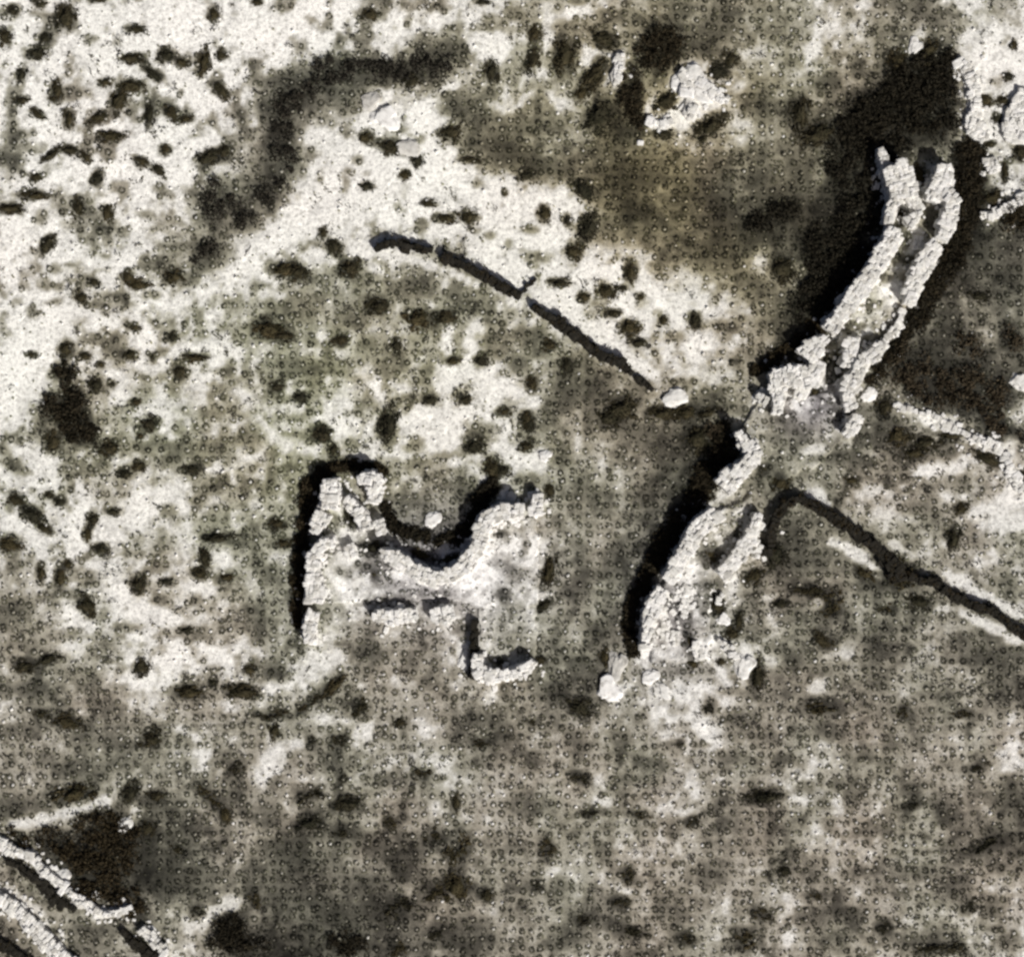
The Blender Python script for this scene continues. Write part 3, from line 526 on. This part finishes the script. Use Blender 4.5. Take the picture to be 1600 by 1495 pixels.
def place_shrubs():
    seen = []
    lst = []
    for f in FEAT['S']:
        if any(math.hypot(f[0] - g[0], f[1] - g[1]) < 0.45 * min(math.sqrt(f[2] * f[3]), math.sqrt(g[2] * g[3])) for g in lst): continue
        lst.append(f)
    print('shrubs', len(lst))
    labs = where([(f[0], f[1], descr(f)) for f in lst], 'bush')
    for i, (f, lab) in enumerate(zip(lst, labs)):
        x, y = px(f[0], f[1]); rx, ry = f[2] / 10 * 0.98, f[3] / 10 * 0.98; rm = math.sqrt(rx * ry)
        o = link('shrub', dry_me[i % 12] if (f[1] > 1080 and f[0] > 250 and i % 5 > 0) or (f[0] > 1200 and f[1] > 880 and i % 3 > 0) else shrub_me[i % 26], None, (x + 0.1 * rm, y - 0.12 * rm, hz(x, y)), label=lab, category='shrub', group='dark bushes dotted over the stony ground')
        flip = math.pi if random.random() < 0.5 else 0
        o.rotation_euler = (0, 0, -R(f[4]) + flip); o.scale = (rx, ry, min(rm, 2.0) * 0.62)

# ------------------------------------------------------------------ thickets: masses of scrub, plus leaf strips added to deepen wall shadows
def thicket(name, label, feats, seed):
    brown = 'brown' in label
    r_ = np.random.default_rng(seed); V = []; fv = []
    for f in feats:
        cx, cy = px(f[0], f[1]); rx, ry = f[2] / 10, f[3] / 10
        a = -R(f[4]); ca, sa = math.cos(a), math.sin(a)
        n = max(6, int(rx * ry * math.pi / (2.2 if brown else 1.1)))
        for k in range(n):
            t = r_.uniform(0, 6.283); rr = math.sqrt(r_.uniform(0, 1)) * 1.0
            u, v = rr * rx * math.cos(t), rr * ry * math.sin(t)
            x, y = cx + u * ca - v * sa, cy + u * sa + v * ca
            rad = r_.uniform(0.6, 1.7) * min(1.0, 0.35 + 0.3 * min(rx, ry))
            Q = leaf_quads(64, rad, 0.24, r_, 0.3); Q[:, 2] *= 0.8
            V.append(Q + np.array([x, y, hz(x, y) + 0.05]))
    V = np.concatenate(V); m = len(V) // 4
    me = raw_mesh(name, V, np.arange(m * 4).reshape(m, 4), M_brown if brown else M_thick)
    link(name, me, kind='stuff', label=label, category='thicket')
# ------------------------------------------------------------------ masonry
def block(seed):
    random.seed(seed); bm = bmesh.new(); bmesh.ops.create_cube(bm, size=1)
    bmesh.ops.bevel(bm, geom=list(bm.edges), offset=random.uniform(0.09, 0.15), segments=1, affect='EDGES')
    sk = [random.uniform(-.12, .12) for _ in range(4)]
    for v in bm.verts:
        c = v.co
        c.x += sk[0] * c.y + sk[1] * c.x * c.y; c.y += sk[2] * c.x + sk[3] * c.x * c.y
        c += Vector([random.uniform(-.035, .035) for _ in range(3)])
    me = bpy.data.meshes.new('stone'); bm.to_mesh(me); bm.free(); return me
BL = {}
def blocks(m):
    if m.name not in BL:
        L = []
        for k in range(12):
            me = block(900 + k); me.materials.append(m); L.append(me)
        BL[m.name] = L
    return BL[m.name]
def resample(pts, step):
    P = [np.array(px(*p)) for p in pts]; out = []; acc = 0
    # gentle smoothing by Catmull-Rom
    Q = [P[0]] + P + [P[-1]]; D = []
    for i in range(1, len(Q) - 2):
        for t in np.linspace(0, 1, 24, endpoint=False):
            a, b, c, d = Q[i - 1], Q[i], Q[i + 1], Q[i + 2]
            D.append(0.5 * ((2 * b) + (-a + c) * t + (2 * a - 5 * b + 4 * c - d) * t * t + (-a + 3 * b - 3 * c + d) * t ** 3))
    D.append(P[-1]); D = np.array(D)
    s = np.concatenate([[0], np.cumsum(np.hypot(*(D[1:] - D[:-1]).T))])
    n = max(2, int(round(s[-1] / step)))
    t = np.linspace(0, s[-1], n + 1)
    return np.stack([np.interp(t, s, D[:, 0]), np.interp(t, s, D[:, 1])], -1), t
HK = 1.12
def wall(root, runs, m, count=[0], part='wall_core', base_loc=None):
    """runs: (points, width_px or (w0,w1..), height) ; top course = parts, lower courses joined"""
    bl = blocks(m); placed = 0; extra_V = []; extra_F = []; off = 0
    coreV = []; coreF = []; rx, ry, rz = root.location
    jobs = []
    for pts, w, h in runs:
        C_, t = resample(pts, 0.68); h = h * HK
        n = len(C_); ws = np.interp(np.linspace(0, 1, n), np.linspace(0, 1, len(w)), w) / 10 if isinstance(w, (list, tuple)) else np.full(n, w / 10)
        if m is M_dark: ws = ws * (0.80 + 0.22 * np.sin(np.arange(n) * 1.9) * rng.random(n))
        tg = np.gradient(C_, axis=0); tg /= np.linalg.norm(tg, axis=1)[:, None] + 1e-9; nr = np.stack([-tg[:, 1], tg[:, 0]], -1)
        for i in range(n - 1):
            wallsegs.append((tuple(C_[i]), tuple(C_[i + 1]), (ws[i] + ws[i + 1]) / 2))
            if m is M_white: WHITE_SEGS.append(wallsegs[-1])
        # mortared core a little narrower and lower than the blocks
        coreV = []; coreF = []; b0 = 0
        for i in range(n):
            for s_ in (-1, 1):
                q = C_[i] + nr[i] * s_ * (ws[i] / 2 - 0.16); z = hz(*C_[i])
                hh = h - 0.24 + 0.12 * math.sin(i * 1.7)
                coreV.append((q[0] - rx, q[1] - ry, z - 0.3)); coreV.append((q[0] - rx, q[1] - ry, z + hh))
        for i in range(n - 1):
            a = b0 + i * 4; b = a + 4
            coreF += [(a, b, b + 1, a + 1), (a + 2, a + 3, b + 3, b + 2), (a + 1, b + 1, b + 3, a + 3)]
        coreF += [(b0, b0 + 1, b0 + 3, b0 + 2), (b0 + (n - 1) * 4, b0 + (n - 1) * 4 + 2, b0 + (n - 1) * 4 + 3, b0 + (n - 1) * 4 + 1)]
        me = bpy.data.meshes.new('wall_core'); me.from_pydata([(x, y, z - rz) for x, y, z in coreV], [], coreF); me.materials.append(m); me.update()
        link('wall_core', me, root)
        courses = max(1, int(round(h / 0.75)))
        for i in range(n - 1):
            mid = (C_[i] + C_[i + 1]) / 2; ln = np.linalg.norm(C_[i + 1] - C_[i]); w_ = (ws[i] + ws[i + 1]) / 2
            rows = max(1, int(round(w_ / 0.74))) if random.random() < .8 else max(1, int(round(w_ / 0.6))); cw = w_ / rows
            ang = math.atan2(tg[i][1], tg[i][0]); zb = hz(*mid)
            for c in range(courses):
                ch = h / courses; top = c == courses - 1
                for r_ in range(rows):
                    edge = r_ in (0, rows - 1)
                    if not top and not edge: continue
                    if top and random.random() < (0.10 if edge and rows > 1 else 0.02): continue
                    o_ = (r_ - (rows - 1) / 2) * cw + random.uniform(-.08, .08) + (random.uniform(-.22, .22) if edge else 0)
                    p = mid + nr[i] * o_ + tg[i] * random.uniform(-.12, .12)
                    big = random.uniform(1.3, 2.0) if random.random() < 0.13 else 1.0
                    sz = (big * ln * random.uniform(.7, 1.35), big * cw * random.uniform(.7, 1.35), ch * random.uniform(.85, 1.15))
                    z = zb + ch * (c + .5) + (random.uniform(-.22, .10) if top else 0)
                    jobs.append((top, p[0], p[1], z, sz, ang + random.uniform(-.3, .3), random.randrange(12)))
    root_top = [j for j in jobs if j[0]]; rest = [j for j in jobs if not j[0]]
    random.shuffle(root_top); over = root_top[300:]; root_top = root_top[:300]
    for (_, x, y, z, sz, a, k) in root_top:
        o = link('stone', bl[k], root, (x - rx, y - ry, z - rz)); o.rotation_euler = (random.uniform(-.07, .07), random.uniform(-.07, .07), a); o.scale = sz
    if rest or over:
        base = [(np.array([v.co[:] for v in b.vertices]), [list(p.vertices) for p in b.polygons]) for b in bl]
        VV = []; FF = []; off = 0
        for (_, x, y, z, sz, a, k) in rest + over:
            v, f = base[k]; ca, sa = math.cos(a), math.sin(a); v = v * np.array(sz)
            VV.append(np.stack([v[:, 0] * ca - v[:, 1] * sa + x - rx, v[:, 0] * sa + v[:, 1] * ca + y - ry, v[:, 2] + z - rz], -1))
            FF += [[i + off for i in q] for q in f]; off += len(v)
        me = bpy.data.meshes.new('lower_masonry'); me.from_pydata(np.concatenate(VV).tolist(), [], FF); me.materials.append(m); me.update()
        link('lower_masonry', me, root, kind='stuff')
    if m is M_dark:      # dry brambles added over the near-black stones to darken the line
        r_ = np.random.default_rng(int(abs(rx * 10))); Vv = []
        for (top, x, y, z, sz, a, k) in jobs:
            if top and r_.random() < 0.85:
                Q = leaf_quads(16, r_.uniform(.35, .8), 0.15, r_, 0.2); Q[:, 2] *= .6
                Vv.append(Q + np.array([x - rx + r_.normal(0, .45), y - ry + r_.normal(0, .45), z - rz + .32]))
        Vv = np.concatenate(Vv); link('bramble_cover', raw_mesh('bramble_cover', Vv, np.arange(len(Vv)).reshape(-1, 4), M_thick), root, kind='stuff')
SLABS = []
def inside(P, X, Y):
    ins = np.zeros(X.shape, bool); j = len(P) - 1
    for i in range(len(P)):
        c = ((P[i, 1] > Y) != (P[j, 1] > Y)) & (X < (P[j, 0] - P[i, 0]) * (Y - P[i, 1]) / (P[j, 1] - P[i, 1] + 1e-12) + P[i, 0])
        ins ^= c; j = i
    return ins
def slab(root, name, poly, z, m, res=0.3, amp=0.18, boost=0.06):
    """raised uneven platform or rubble fill inside an outline given in photo pixels"""
    P = np.array([px(*p) for p in poly]); x0, y0 = P.min(0); x1, y1 = P.max(0)
    xs = np.arange(x0, x1 + res, res); ys = np.arange(y0, y1 + res, res)
    X, Y = np.meshgrid(xs, ys); SLABS.append((P, z, boost))
    ins = inside(P, X + 0.5 * vnoise(X, Y, 1.0, 5), Y + 0.5 * vnoise(X, Y, 1.0, 6))
    H = height(X, Y) + z + amp * vnoise(X, Y, 1.1, 88) + amp * .6 * vnoise(X, Y, 0.55, 89)
    H = np.where(ins, H, -0.8)
    id_ = np.arange(X.size).reshape(X.shape)
    q = np.stack([id_[:-1, :-1], id_[:-1, 1:], id_[1:, 1:], id_[1:, :-1]], -1).reshape(-1, 4)
    insf = (ins[:-1, :-1] | ins[:-1, 1:] | ins[1:, 1:] | ins[1:, :-1]).ravel(); q = q[insf]
    used = np.unique(q); rm = -np.ones(X.size, int); rm[used] = np.arange(len(used))
    V = np.stack([X - root.location.x, Y - root.location.y, H - root.location.z], -1).reshape(-1, 3)[used]
    T = tone_map(X.ravel()[used], Y.ravel()[used])
    me = raw_mesh(name, V, rm[q], m, albedo(np.clip(T + boost, 0.1, .93), tint(X.ravel()[used], Y.ravel()[used])), True)
    return link(name, me, root)
def root_at(name, label, cat, x, y, group=None):
    X, Y = px(x, y); return thing(name, label, cat, (X, Y, hz(X, Y)), group)

# --- rampart, upper stretch: two pale faces with a rubble core between
r1 = root_at('rampart_wall', 'thick ruined rampart of two ragged white stone faces with rubble between them', 'wall', 1390, 400)
wall(r1, [([(1370, 236), (1378, 262), (1391, 283)], [9, 16, 24], 2.6),
          ([(1391, 262), (1402, 290), (1408, 315)], [40, 46, 42], 3.4),
          ([(1398, 312), (1384, 335), (1384, 352)], [20, 18, 14], 3.0),
          ([(1412, 312), (1430, 335), (1412, 354)], [18, 14, 14], 3.0),
          ([(1393, 360), (1384, 385), (1370, 405), (1360, 425), (1345, 447), (1325, 472), (1304, 500), (1292, 518)], [20, 28, 26, 24, 30, 26, 22, 26], 3.4),
          ([(1468, 262), (1468, 285), (1456, 302), (1450, 318)], [22, 34, 30, 18], 2.8),
          ([(1466, 306), (1482, 318), (1478, 345), (1466, 378)], [22, 24, 24, 20], 3.0),
          ([(1460, 385), (1448, 398), (1434, 425), (1422, 450), (1414, 478)], [26, 28, 28, 24, 18], 3.0),
          ([(1431, 370), (1430, 392)], [12, 14], 1.4), ([(1410, 486), (1402, 502), (1392, 520), (1378, 534)], [12, 9, 12, 10], 1.6), ([(1424, 300), (1428, 318)], [8, 10], 2.0)], M_white)
slab(r1, 'rubble_core', [(1392, 362), (1425, 340), (1462, 300), (1470, 370), (1436, 420), (1416, 480), (1404, 520), (1360, 570), (1310, 560), (1308, 520), (1352, 460)], 0.9, M_ground, boost=0.12)
# --- platform
r2 = root_at('stone_platform', 'white tumbled masonry platform where the rampart narrows, pinkish paving inside', 'ruin', 1250, 600)
wall(r2, [([(1288, 528), (1268, 545), (1255, 560)], [12, 30, 34], 2.6),
          ([(1278, 565), (1262, 590), (1230, 588), (1200, 594)], [18, 40, 34, 22], 2.4),
          ([(1212, 600), (1214, 625), (1211, 648)], [30, 22, 12], 2.2),
          ([(1240, 612), (1258, 618)], [18, 14], 1.8),
          ([(1180, 618), (1198, 626)], [12, 16], 1.6),
          ([(1330, 528), (1326, 550), (1322, 575)], [18, 22, 24], 2.4),
          ([(1374, 536), (1362, 555), (1342, 568), (1334, 590), (1324, 600), (1322, 625), (1328, 640)], [12, 22, 22, 22, 26, 22, 18], 2.6),
          ([(1336, 648), (1330, 668), (1318, 682)], [12, 22, 12], 2.0)], M_white)
slab(r2, 'platform_paving', [(1150, 690), (1165, 650), (1195, 625), (1240, 620), (1300, 610), (1318, 640), (1316, 680), (1290, 720), (1230, 750), (1180, 755), (1160, 720)], 0.35, M_ground, amp=.12, boost=0.02)
# --- rampart, lower stretch
r3 = root_at('curved_rampart', 'lower curved rampart stretch with a white face above a black shadow', 'wall', 1070, 860)
wall(r3, [([(1148, 676), (1162, 692), (1176, 706), (1168, 722), (1150, 738), (1126, 762)], [10, 18, 26, 24, 28, 34], 3.4),
          ([(1116, 800), (1098, 816), (1080, 836), (1066, 862), (1052, 888), (1040, 905)], [22, 28, 26, 24, 24, 18], 3.4),
          ([(1034, 918), (1022, 940), (1014, 960), (1008, 990), (1006, 1012)], [18, 26, 22, 16, 14], 3.0)], M_white)
wall(r3, [([(1076, 915), (1070, 940), (1066, 965)], [10, 14, 8], 0.9), ([(1034, 950), (1040, 975), (1036, 1000)], [14, 18, 12], 0.9), ([(1052, 985), (1056, 1008)], [16, 12], 0.9),
          ([(1086, 1000), (1092, 1030)], [12, 16], 0.9), ([(1120, 1000), (1140, 1012), (1150, 1030)], [8, 12, 10], 0.7), ([(1128, 925), (1120, 945)], [8, 9], 0.7)], M_white, part='rubble_bank')
wall(r3, [([(1183, 802), (1174, 830), (1162, 856), (1146, 876), (1122, 898)], [14, 20, 24, 24, 18], 2.0),
          ([(1186, 850), (1180, 872)], [12, 12], 1.4)], M_white, part='inner_core')
slab(r3, 'rubble_core', [(1120, 800), (1178, 770), (1170, 830), (1120, 890), (1110, 960), (1110, 1030), (1020, 1040), (1012, 980), (1040, 910), (1080, 850)], 0.5, M_ground, amp=.14, boost=0.07)
# --- ruined building
r4 = root_at('ruined_building', 'ruined building with roofless pale walls, curved apse and a corner tower', 'ruin', 650, 890)
wall(r4, [([(517, 748), (519, 775), (516, 795)], [22, 34, 26], 2.8),
          ([(508, 800), (498, 822), (492, 832)], [26, 26, 12], 2.6),
          ([(560, 750), (584, 748), (598, 758)], [14, 24, 20], 2.8),
          ([(588, 760), (587, 785)], [28, 16], 2.6),
          ([(540, 780), (556, 793), (568, 810), (574, 828)], [14, 20, 22, 22], 2.2),
          ([(590, 812), (598, 835)], [18, 16], 1.8),
          ([(524, 846), (504, 850), (494, 866), (491, 890), (493, 920), (492, 940)], [12, 16, 20, 22, 30, 24], 2.9),
          ([(491, 955), (486, 975), (484, 1003)], [16, 22, 16], 2.6),
          ([(545, 850), (552, 872)], [20, 18], 1.2),
          ([(597, 863), (622, 870), (643, 887), (668, 898), (692, 900), (714, 892), (732, 872), (748, 850), (755, 825), (762, 808), (782, 801), (818, 797)], [14, 22, 22, 24, 22, 24, 24, 24, 24, 24, 26, 18], 2.9),
          ([(838, 772), (838, 806)], [14, 20], 1.8),
          ([(582, 962), (600, 961), (620, 963), (652, 957)], [8, 24, 26, 14], 1.8),
          ([(673, 962), (692, 960), (710, 955)], [16, 32, 22], 1.8),
          ([(747, 1020), (748, 1045), (765, 1055), (795, 1052), (820, 1046), (834, 1030)], [12, 22, 26, 14, 22, 12], 2.0)], M_white)
wall(r4, [([(742, 968), (741, 1000), (740, 1040), (738, 1060)], [10, 13, 15, 12], 1.2)], M_dark, part='dark_wall_core')
slab(r4, 'floor_paving', [(504, 870), (560, 850), (600, 870), (650, 900), (690, 910), (740, 880), (770, 815), (838, 810), (845, 900), (838, 950), (745, 950), (700, 935), (600, 938), (505, 945)], 0.45, M_ground, amp=.10, boost=0.09)
slab(r4, 'court_paving', [(748, 938), (838, 938), (840, 1040), (750, 1046)], 0.22, M_ground, amp=.10, boost=0.10)
# --- dark curved wall: shadow line of a terrace step built in near-black stone
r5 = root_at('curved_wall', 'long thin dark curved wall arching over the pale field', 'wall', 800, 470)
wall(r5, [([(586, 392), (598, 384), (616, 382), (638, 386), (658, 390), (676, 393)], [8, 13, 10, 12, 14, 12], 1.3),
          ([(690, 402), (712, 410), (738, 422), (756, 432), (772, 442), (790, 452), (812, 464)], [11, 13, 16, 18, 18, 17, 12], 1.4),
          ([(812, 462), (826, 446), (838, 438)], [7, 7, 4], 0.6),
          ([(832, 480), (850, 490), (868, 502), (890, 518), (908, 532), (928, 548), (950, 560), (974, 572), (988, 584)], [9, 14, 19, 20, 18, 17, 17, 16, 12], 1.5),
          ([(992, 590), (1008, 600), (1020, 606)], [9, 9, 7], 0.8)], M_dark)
# --- dark field wall on the right, its shadow put into the stone colour
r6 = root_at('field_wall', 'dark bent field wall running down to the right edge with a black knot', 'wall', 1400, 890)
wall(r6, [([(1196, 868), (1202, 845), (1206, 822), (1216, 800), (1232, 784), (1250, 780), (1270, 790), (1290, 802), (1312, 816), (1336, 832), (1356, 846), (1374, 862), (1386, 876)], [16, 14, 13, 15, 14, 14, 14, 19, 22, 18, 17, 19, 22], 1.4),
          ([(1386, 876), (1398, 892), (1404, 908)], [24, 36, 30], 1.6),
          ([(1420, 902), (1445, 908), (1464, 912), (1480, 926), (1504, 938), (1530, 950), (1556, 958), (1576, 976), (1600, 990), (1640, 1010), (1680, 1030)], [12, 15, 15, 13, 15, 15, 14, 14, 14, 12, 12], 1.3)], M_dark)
# --- track at lower left: pale kerb walls with black ditches beside them
r7 = root_at('track_wall', 'upper white stone wall along the track in the lower left corner', 'wall', 50, 1340, 'low walls of the track')
wall(r7, [([(-60, 1285), (-20, 1304), (10, 1320), (30, 1330), (48, 1338), (64, 1352), (78, 1366), (100, 1382), (114, 1396), (134, 1408), (158, 1422), (186, 1425), (206, 1414)], [16, 16, 20, 18, 16, 14, 16, 12, 9, 16, 8, 14, 8], 1.0)], M_white)
r8 = root_at('track_wall', 'lower white stone wall along the track in the lower left corner', 'wall', 60, 1440, 'low walls of the track')
wall(r8, [([(-60, 1370), (-10, 1398), (18, 1412), (42, 1434), (62, 1456), (82, 1478), (104, 1498), (150, 1540)], [16, 22, 22, 21, 24, 24, 26, 18], 1.1)], M_white)
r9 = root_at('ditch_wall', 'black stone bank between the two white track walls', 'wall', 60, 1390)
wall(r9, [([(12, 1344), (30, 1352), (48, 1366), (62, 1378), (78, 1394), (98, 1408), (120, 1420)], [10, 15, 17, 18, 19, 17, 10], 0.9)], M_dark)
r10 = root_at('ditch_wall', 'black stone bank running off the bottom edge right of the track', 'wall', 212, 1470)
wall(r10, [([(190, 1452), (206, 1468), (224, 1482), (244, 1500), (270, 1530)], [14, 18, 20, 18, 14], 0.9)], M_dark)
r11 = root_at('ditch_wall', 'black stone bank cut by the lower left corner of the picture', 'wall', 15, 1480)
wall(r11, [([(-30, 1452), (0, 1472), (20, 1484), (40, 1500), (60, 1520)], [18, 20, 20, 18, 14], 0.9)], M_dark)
r12 = root_at('track_wall', 'short white stone wall below the black bank on the bottom edge', 'wall', 245, 1475, 'low walls of the track')
wall(r12, [([(222, 1448), (236, 1462), (250, 1476), (262, 1488)], [14, 18, 14, 12], 1.0)], M_white)
# --- pale path edging at right
r13 = root_at('path_edging', 'pale stone edging of the path bending at the right edge', 'wall', 1560, 690)
wall(r13, [([(1396, 630), (1424, 642), (1452, 648), (1478, 662), (1500, 675)], [4, 8, 7, 9, 9], 0.5), ([(1500, 675), (1520, 684), (1545, 692), (1566, 700)], [7, 13, 15, 14], 0.6), ([(1572, 706), (1578, 730), (1590, 756), (1606, 766)], [12, 15, 20, 16], 0.6)], M_white)

r15 = root_at('stone_heap', 'ragged white star-shaped heap of tumbled blocks in the brown slope', 'ruin', 1085, 145)
wall(r15, [([(1062, 112), (1074, 128), (1070, 150)], [10, 16, 10], 0.8), ([(1088, 128), (1106, 140), (1126, 156), (1138, 160)], [16, 18, 22, 8], 0.8), ([(1082, 165), (1078, 185)], [16, 10], 0.8),
           ([(1012, 190), (1028, 196), (1050, 190)], [8, 12, 8], 0.6), ([(968, 84), (966, 105), (964, 132)], [12, 14, 12], 0.7)], M_white)
r14 = root_at('block_row', 'tumbled white block row in the upper right corner', 'wall', 1523, 160)
wall(r14, [([(1496, 96), (1508, 108), (1518, 130), (1522, 150), (1523, 175), (1518, 200), (1528, 214), (1545, 216)], [8, 24, 20, 17, 22, 26, 20, 10], 0.8),
           ([(1598, 140), (1592, 170), (1590, 200), (1586, 224)], [14, 34, 44, 34], 0.8), ([(1546, 247), (1552, 272)], [22, 14], 0.7), ([(1530, 336), (1552, 334), (1580, 322), (1604, 306)], [8, 14, 14, 12], 0.7)], M_white)
# ------------------------------------------------------------------ boulders
bmes = []
for k in range(9):
    bm = lumpy(3.7 * k + 1, 3, 0.24); me = bpy.data.meshes.new('boulder')
    for v in bm.verts:
        c = v.co; c *= 1 + 0.10 * math.sin(7 * c.x + k) * math.sin(8 * c.y - k) + random.uniform(-.05, .05)
        v.co.z = min(max(v.co.z, -0.4), 0.75 + random.uniform(-.08, .05))
    bm.to_mesh(me); bm.free(); me.materials.append(M_white); bmes.append(me)
def bdescr(b):
    a = math.sqrt(b[2] * b[3]); s = 'small' if a < 11 else ('middling' if a < 15 else 'big')
    e = max(b[2], b[3]) / min(b[2], b[3]); return f'{s} ' + ('round' if e < 1.3 else ('wide' if b[2] > b[3] else 'upright oval')) + ' white'
bl_ = where([(b[0], b[1], bdescr(b)) for b in BOULD], 'boulder')
for i, b in enumerate(BOULD):
    x, y = px(b[0], b[1]); rm = math.sqrt(b[2] * b[3]) / 10
    lab = bl_[i] if i else 'lone round white boulder beyond the end of the dark curved wall'
    o = link('boulder', bmes[i % 9], None, (x, y, hz(x, y)), label=lab, category='boulder', group='white boulders')
    o.rotation_euler = (0, 0, -R(b[4])); o.scale = (b[2] / 10 * 1.02, b[3] / 10 * 1.02, rm * 0.42)

def rubble(n=1300):
    r_ = np.random.default_rng(5); V = []
    ws = [w for w in WHITE_SEGS]
    for i in range(n):
        a, b, w = ws[r_.integers(len(ws))]; t = r_.random(); d = (w / 2 + abs(r_.normal(0, 1.1)) - 0.2) * (1 if r_.random() < .5 else -1)
        ab = np.array(b) - np.array(a); L_ = np.linalg.norm(ab) + 1e-6
        x = a[0] + ab[0] * t - ab[1] / L_ * d; y = a[1] + ab[1] * t + ab[0] / L_ * d
        z = hz(x, y)
        for P, zz, bo in SLABS:
            if inside(P, np.array([x]), np.array([y]))[0]: z += zz
        V.append((x, y, z, r_.uniform(.12, .42) * (1 if r_.random() < .85 else 1.6), r_.integers(12), r_.uniform(0, 6.28)))
    base = [(np.array([v.co[:] for v in b.vertices]), [list(p.vertices) for p in b.polygons]) for b in blocks(M_white)]
    VV = []; FF = []; off = 0
    for x, y, z, sz, k, a in V:
        v, f = base[k]; ca, sa = math.cos(a), math.sin(a); v = v * sz * 1.6 * np.array([1, .8, .6])
        VV.append(np.stack([v[:, 0] * ca - v[:, 1] * sa + x, v[:, 0] * sa + v[:, 1] * ca + y, v[:, 2] + z + .05], -1))
        FF += [[i + off for i in q] for q in f]; off += len(v)
    me = bpy.data.meshes.new('fallen_rubble'); me.from_pydata(np.concatenate(VV).tolist(), [], FF); me.materials.append(M_white); me.update()
    link('fallen_rubble', me, kind='stuff', label='small fallen white rubble lying along the feet of the ruined walls', category='rubble')
def heath(n=5200):
    r_ = np.random.default_rng(77); X = r_.uniform(-84, 84, n); Y = r_.uniform(-79, 79, n); T = tone_at(X, Y)
    cl = fbm(X, Y, 5, 2, 91)
    keep = (r_.random(n) < np.clip(0.45 + 1.1 * cl, 0.08, 1) * np.clip(1.25 - T, 0.3, .8)) & (T > 0.22)
    for a, b, w in wallsegs:
        ab = np.array(b) - np.array(a); L2 = (ab ** 2).sum() + 1e-9; t = np.clip(((X - a[0]) * ab[0] + (Y - a[1]) * ab[1]) / L2, 0, 1)
        keep &= np.hypot(X - a[0] - t * ab[0], Y - a[1] - t * ab[1]) > w / 2 + .5
    for P, z, bo in SLABS: keep &= ~(inside(P, X, Y) & (r_.random(n) < .6))
    X, Y, T = X[keep], Y[keep], T[keep]; Z = height(X, Y); V = []; Cc = []
    tn = tint(X, Y)
    for i in range(len(X)):
        k = r_.integers(5, 22); s_ = 0.05 * k * r_.uniform(.5, 1.0) + .12; a = r_.uniform(0, 3.14); e = r_.uniform(1, 2.2)
        Q = leaf_quads(k, s_, 0.17, r_, 0.1); Q[:, 0] *= e; Q[:, 2] *= .5
        ca, sa = math.cos(a), math.sin(a)
        V.append(np.stack([Q[:, 0] * ca - Q[:, 1] * sa + X[i], Q[:, 0] * sa + Q[:, 1] * ca + Y[i], Q[:, 2] + Z[i] + .05], -1))
        c = albedo(np.array([np.clip(0.16 + 0.22 * T[i] + r_.normal(0, .05), .12, .45)]), tn[i:i + 1])[0]; Cc.append(np.repeat(c[None], len(Q), 0))
    V = np.concatenate(V); me = raw_mesh('low_heath', V, np.arange(len(V)).reshape(-1, 4), M_attr, np.concatenate(Cc))
    link('low_heath', me, kind='stuff', label='countless small dark clumps of low heath speckling the ground', category='undergrowth')
rubble()
heath()
place_shrubs()
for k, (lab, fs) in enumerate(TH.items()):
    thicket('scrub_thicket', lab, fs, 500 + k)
build_lattice()
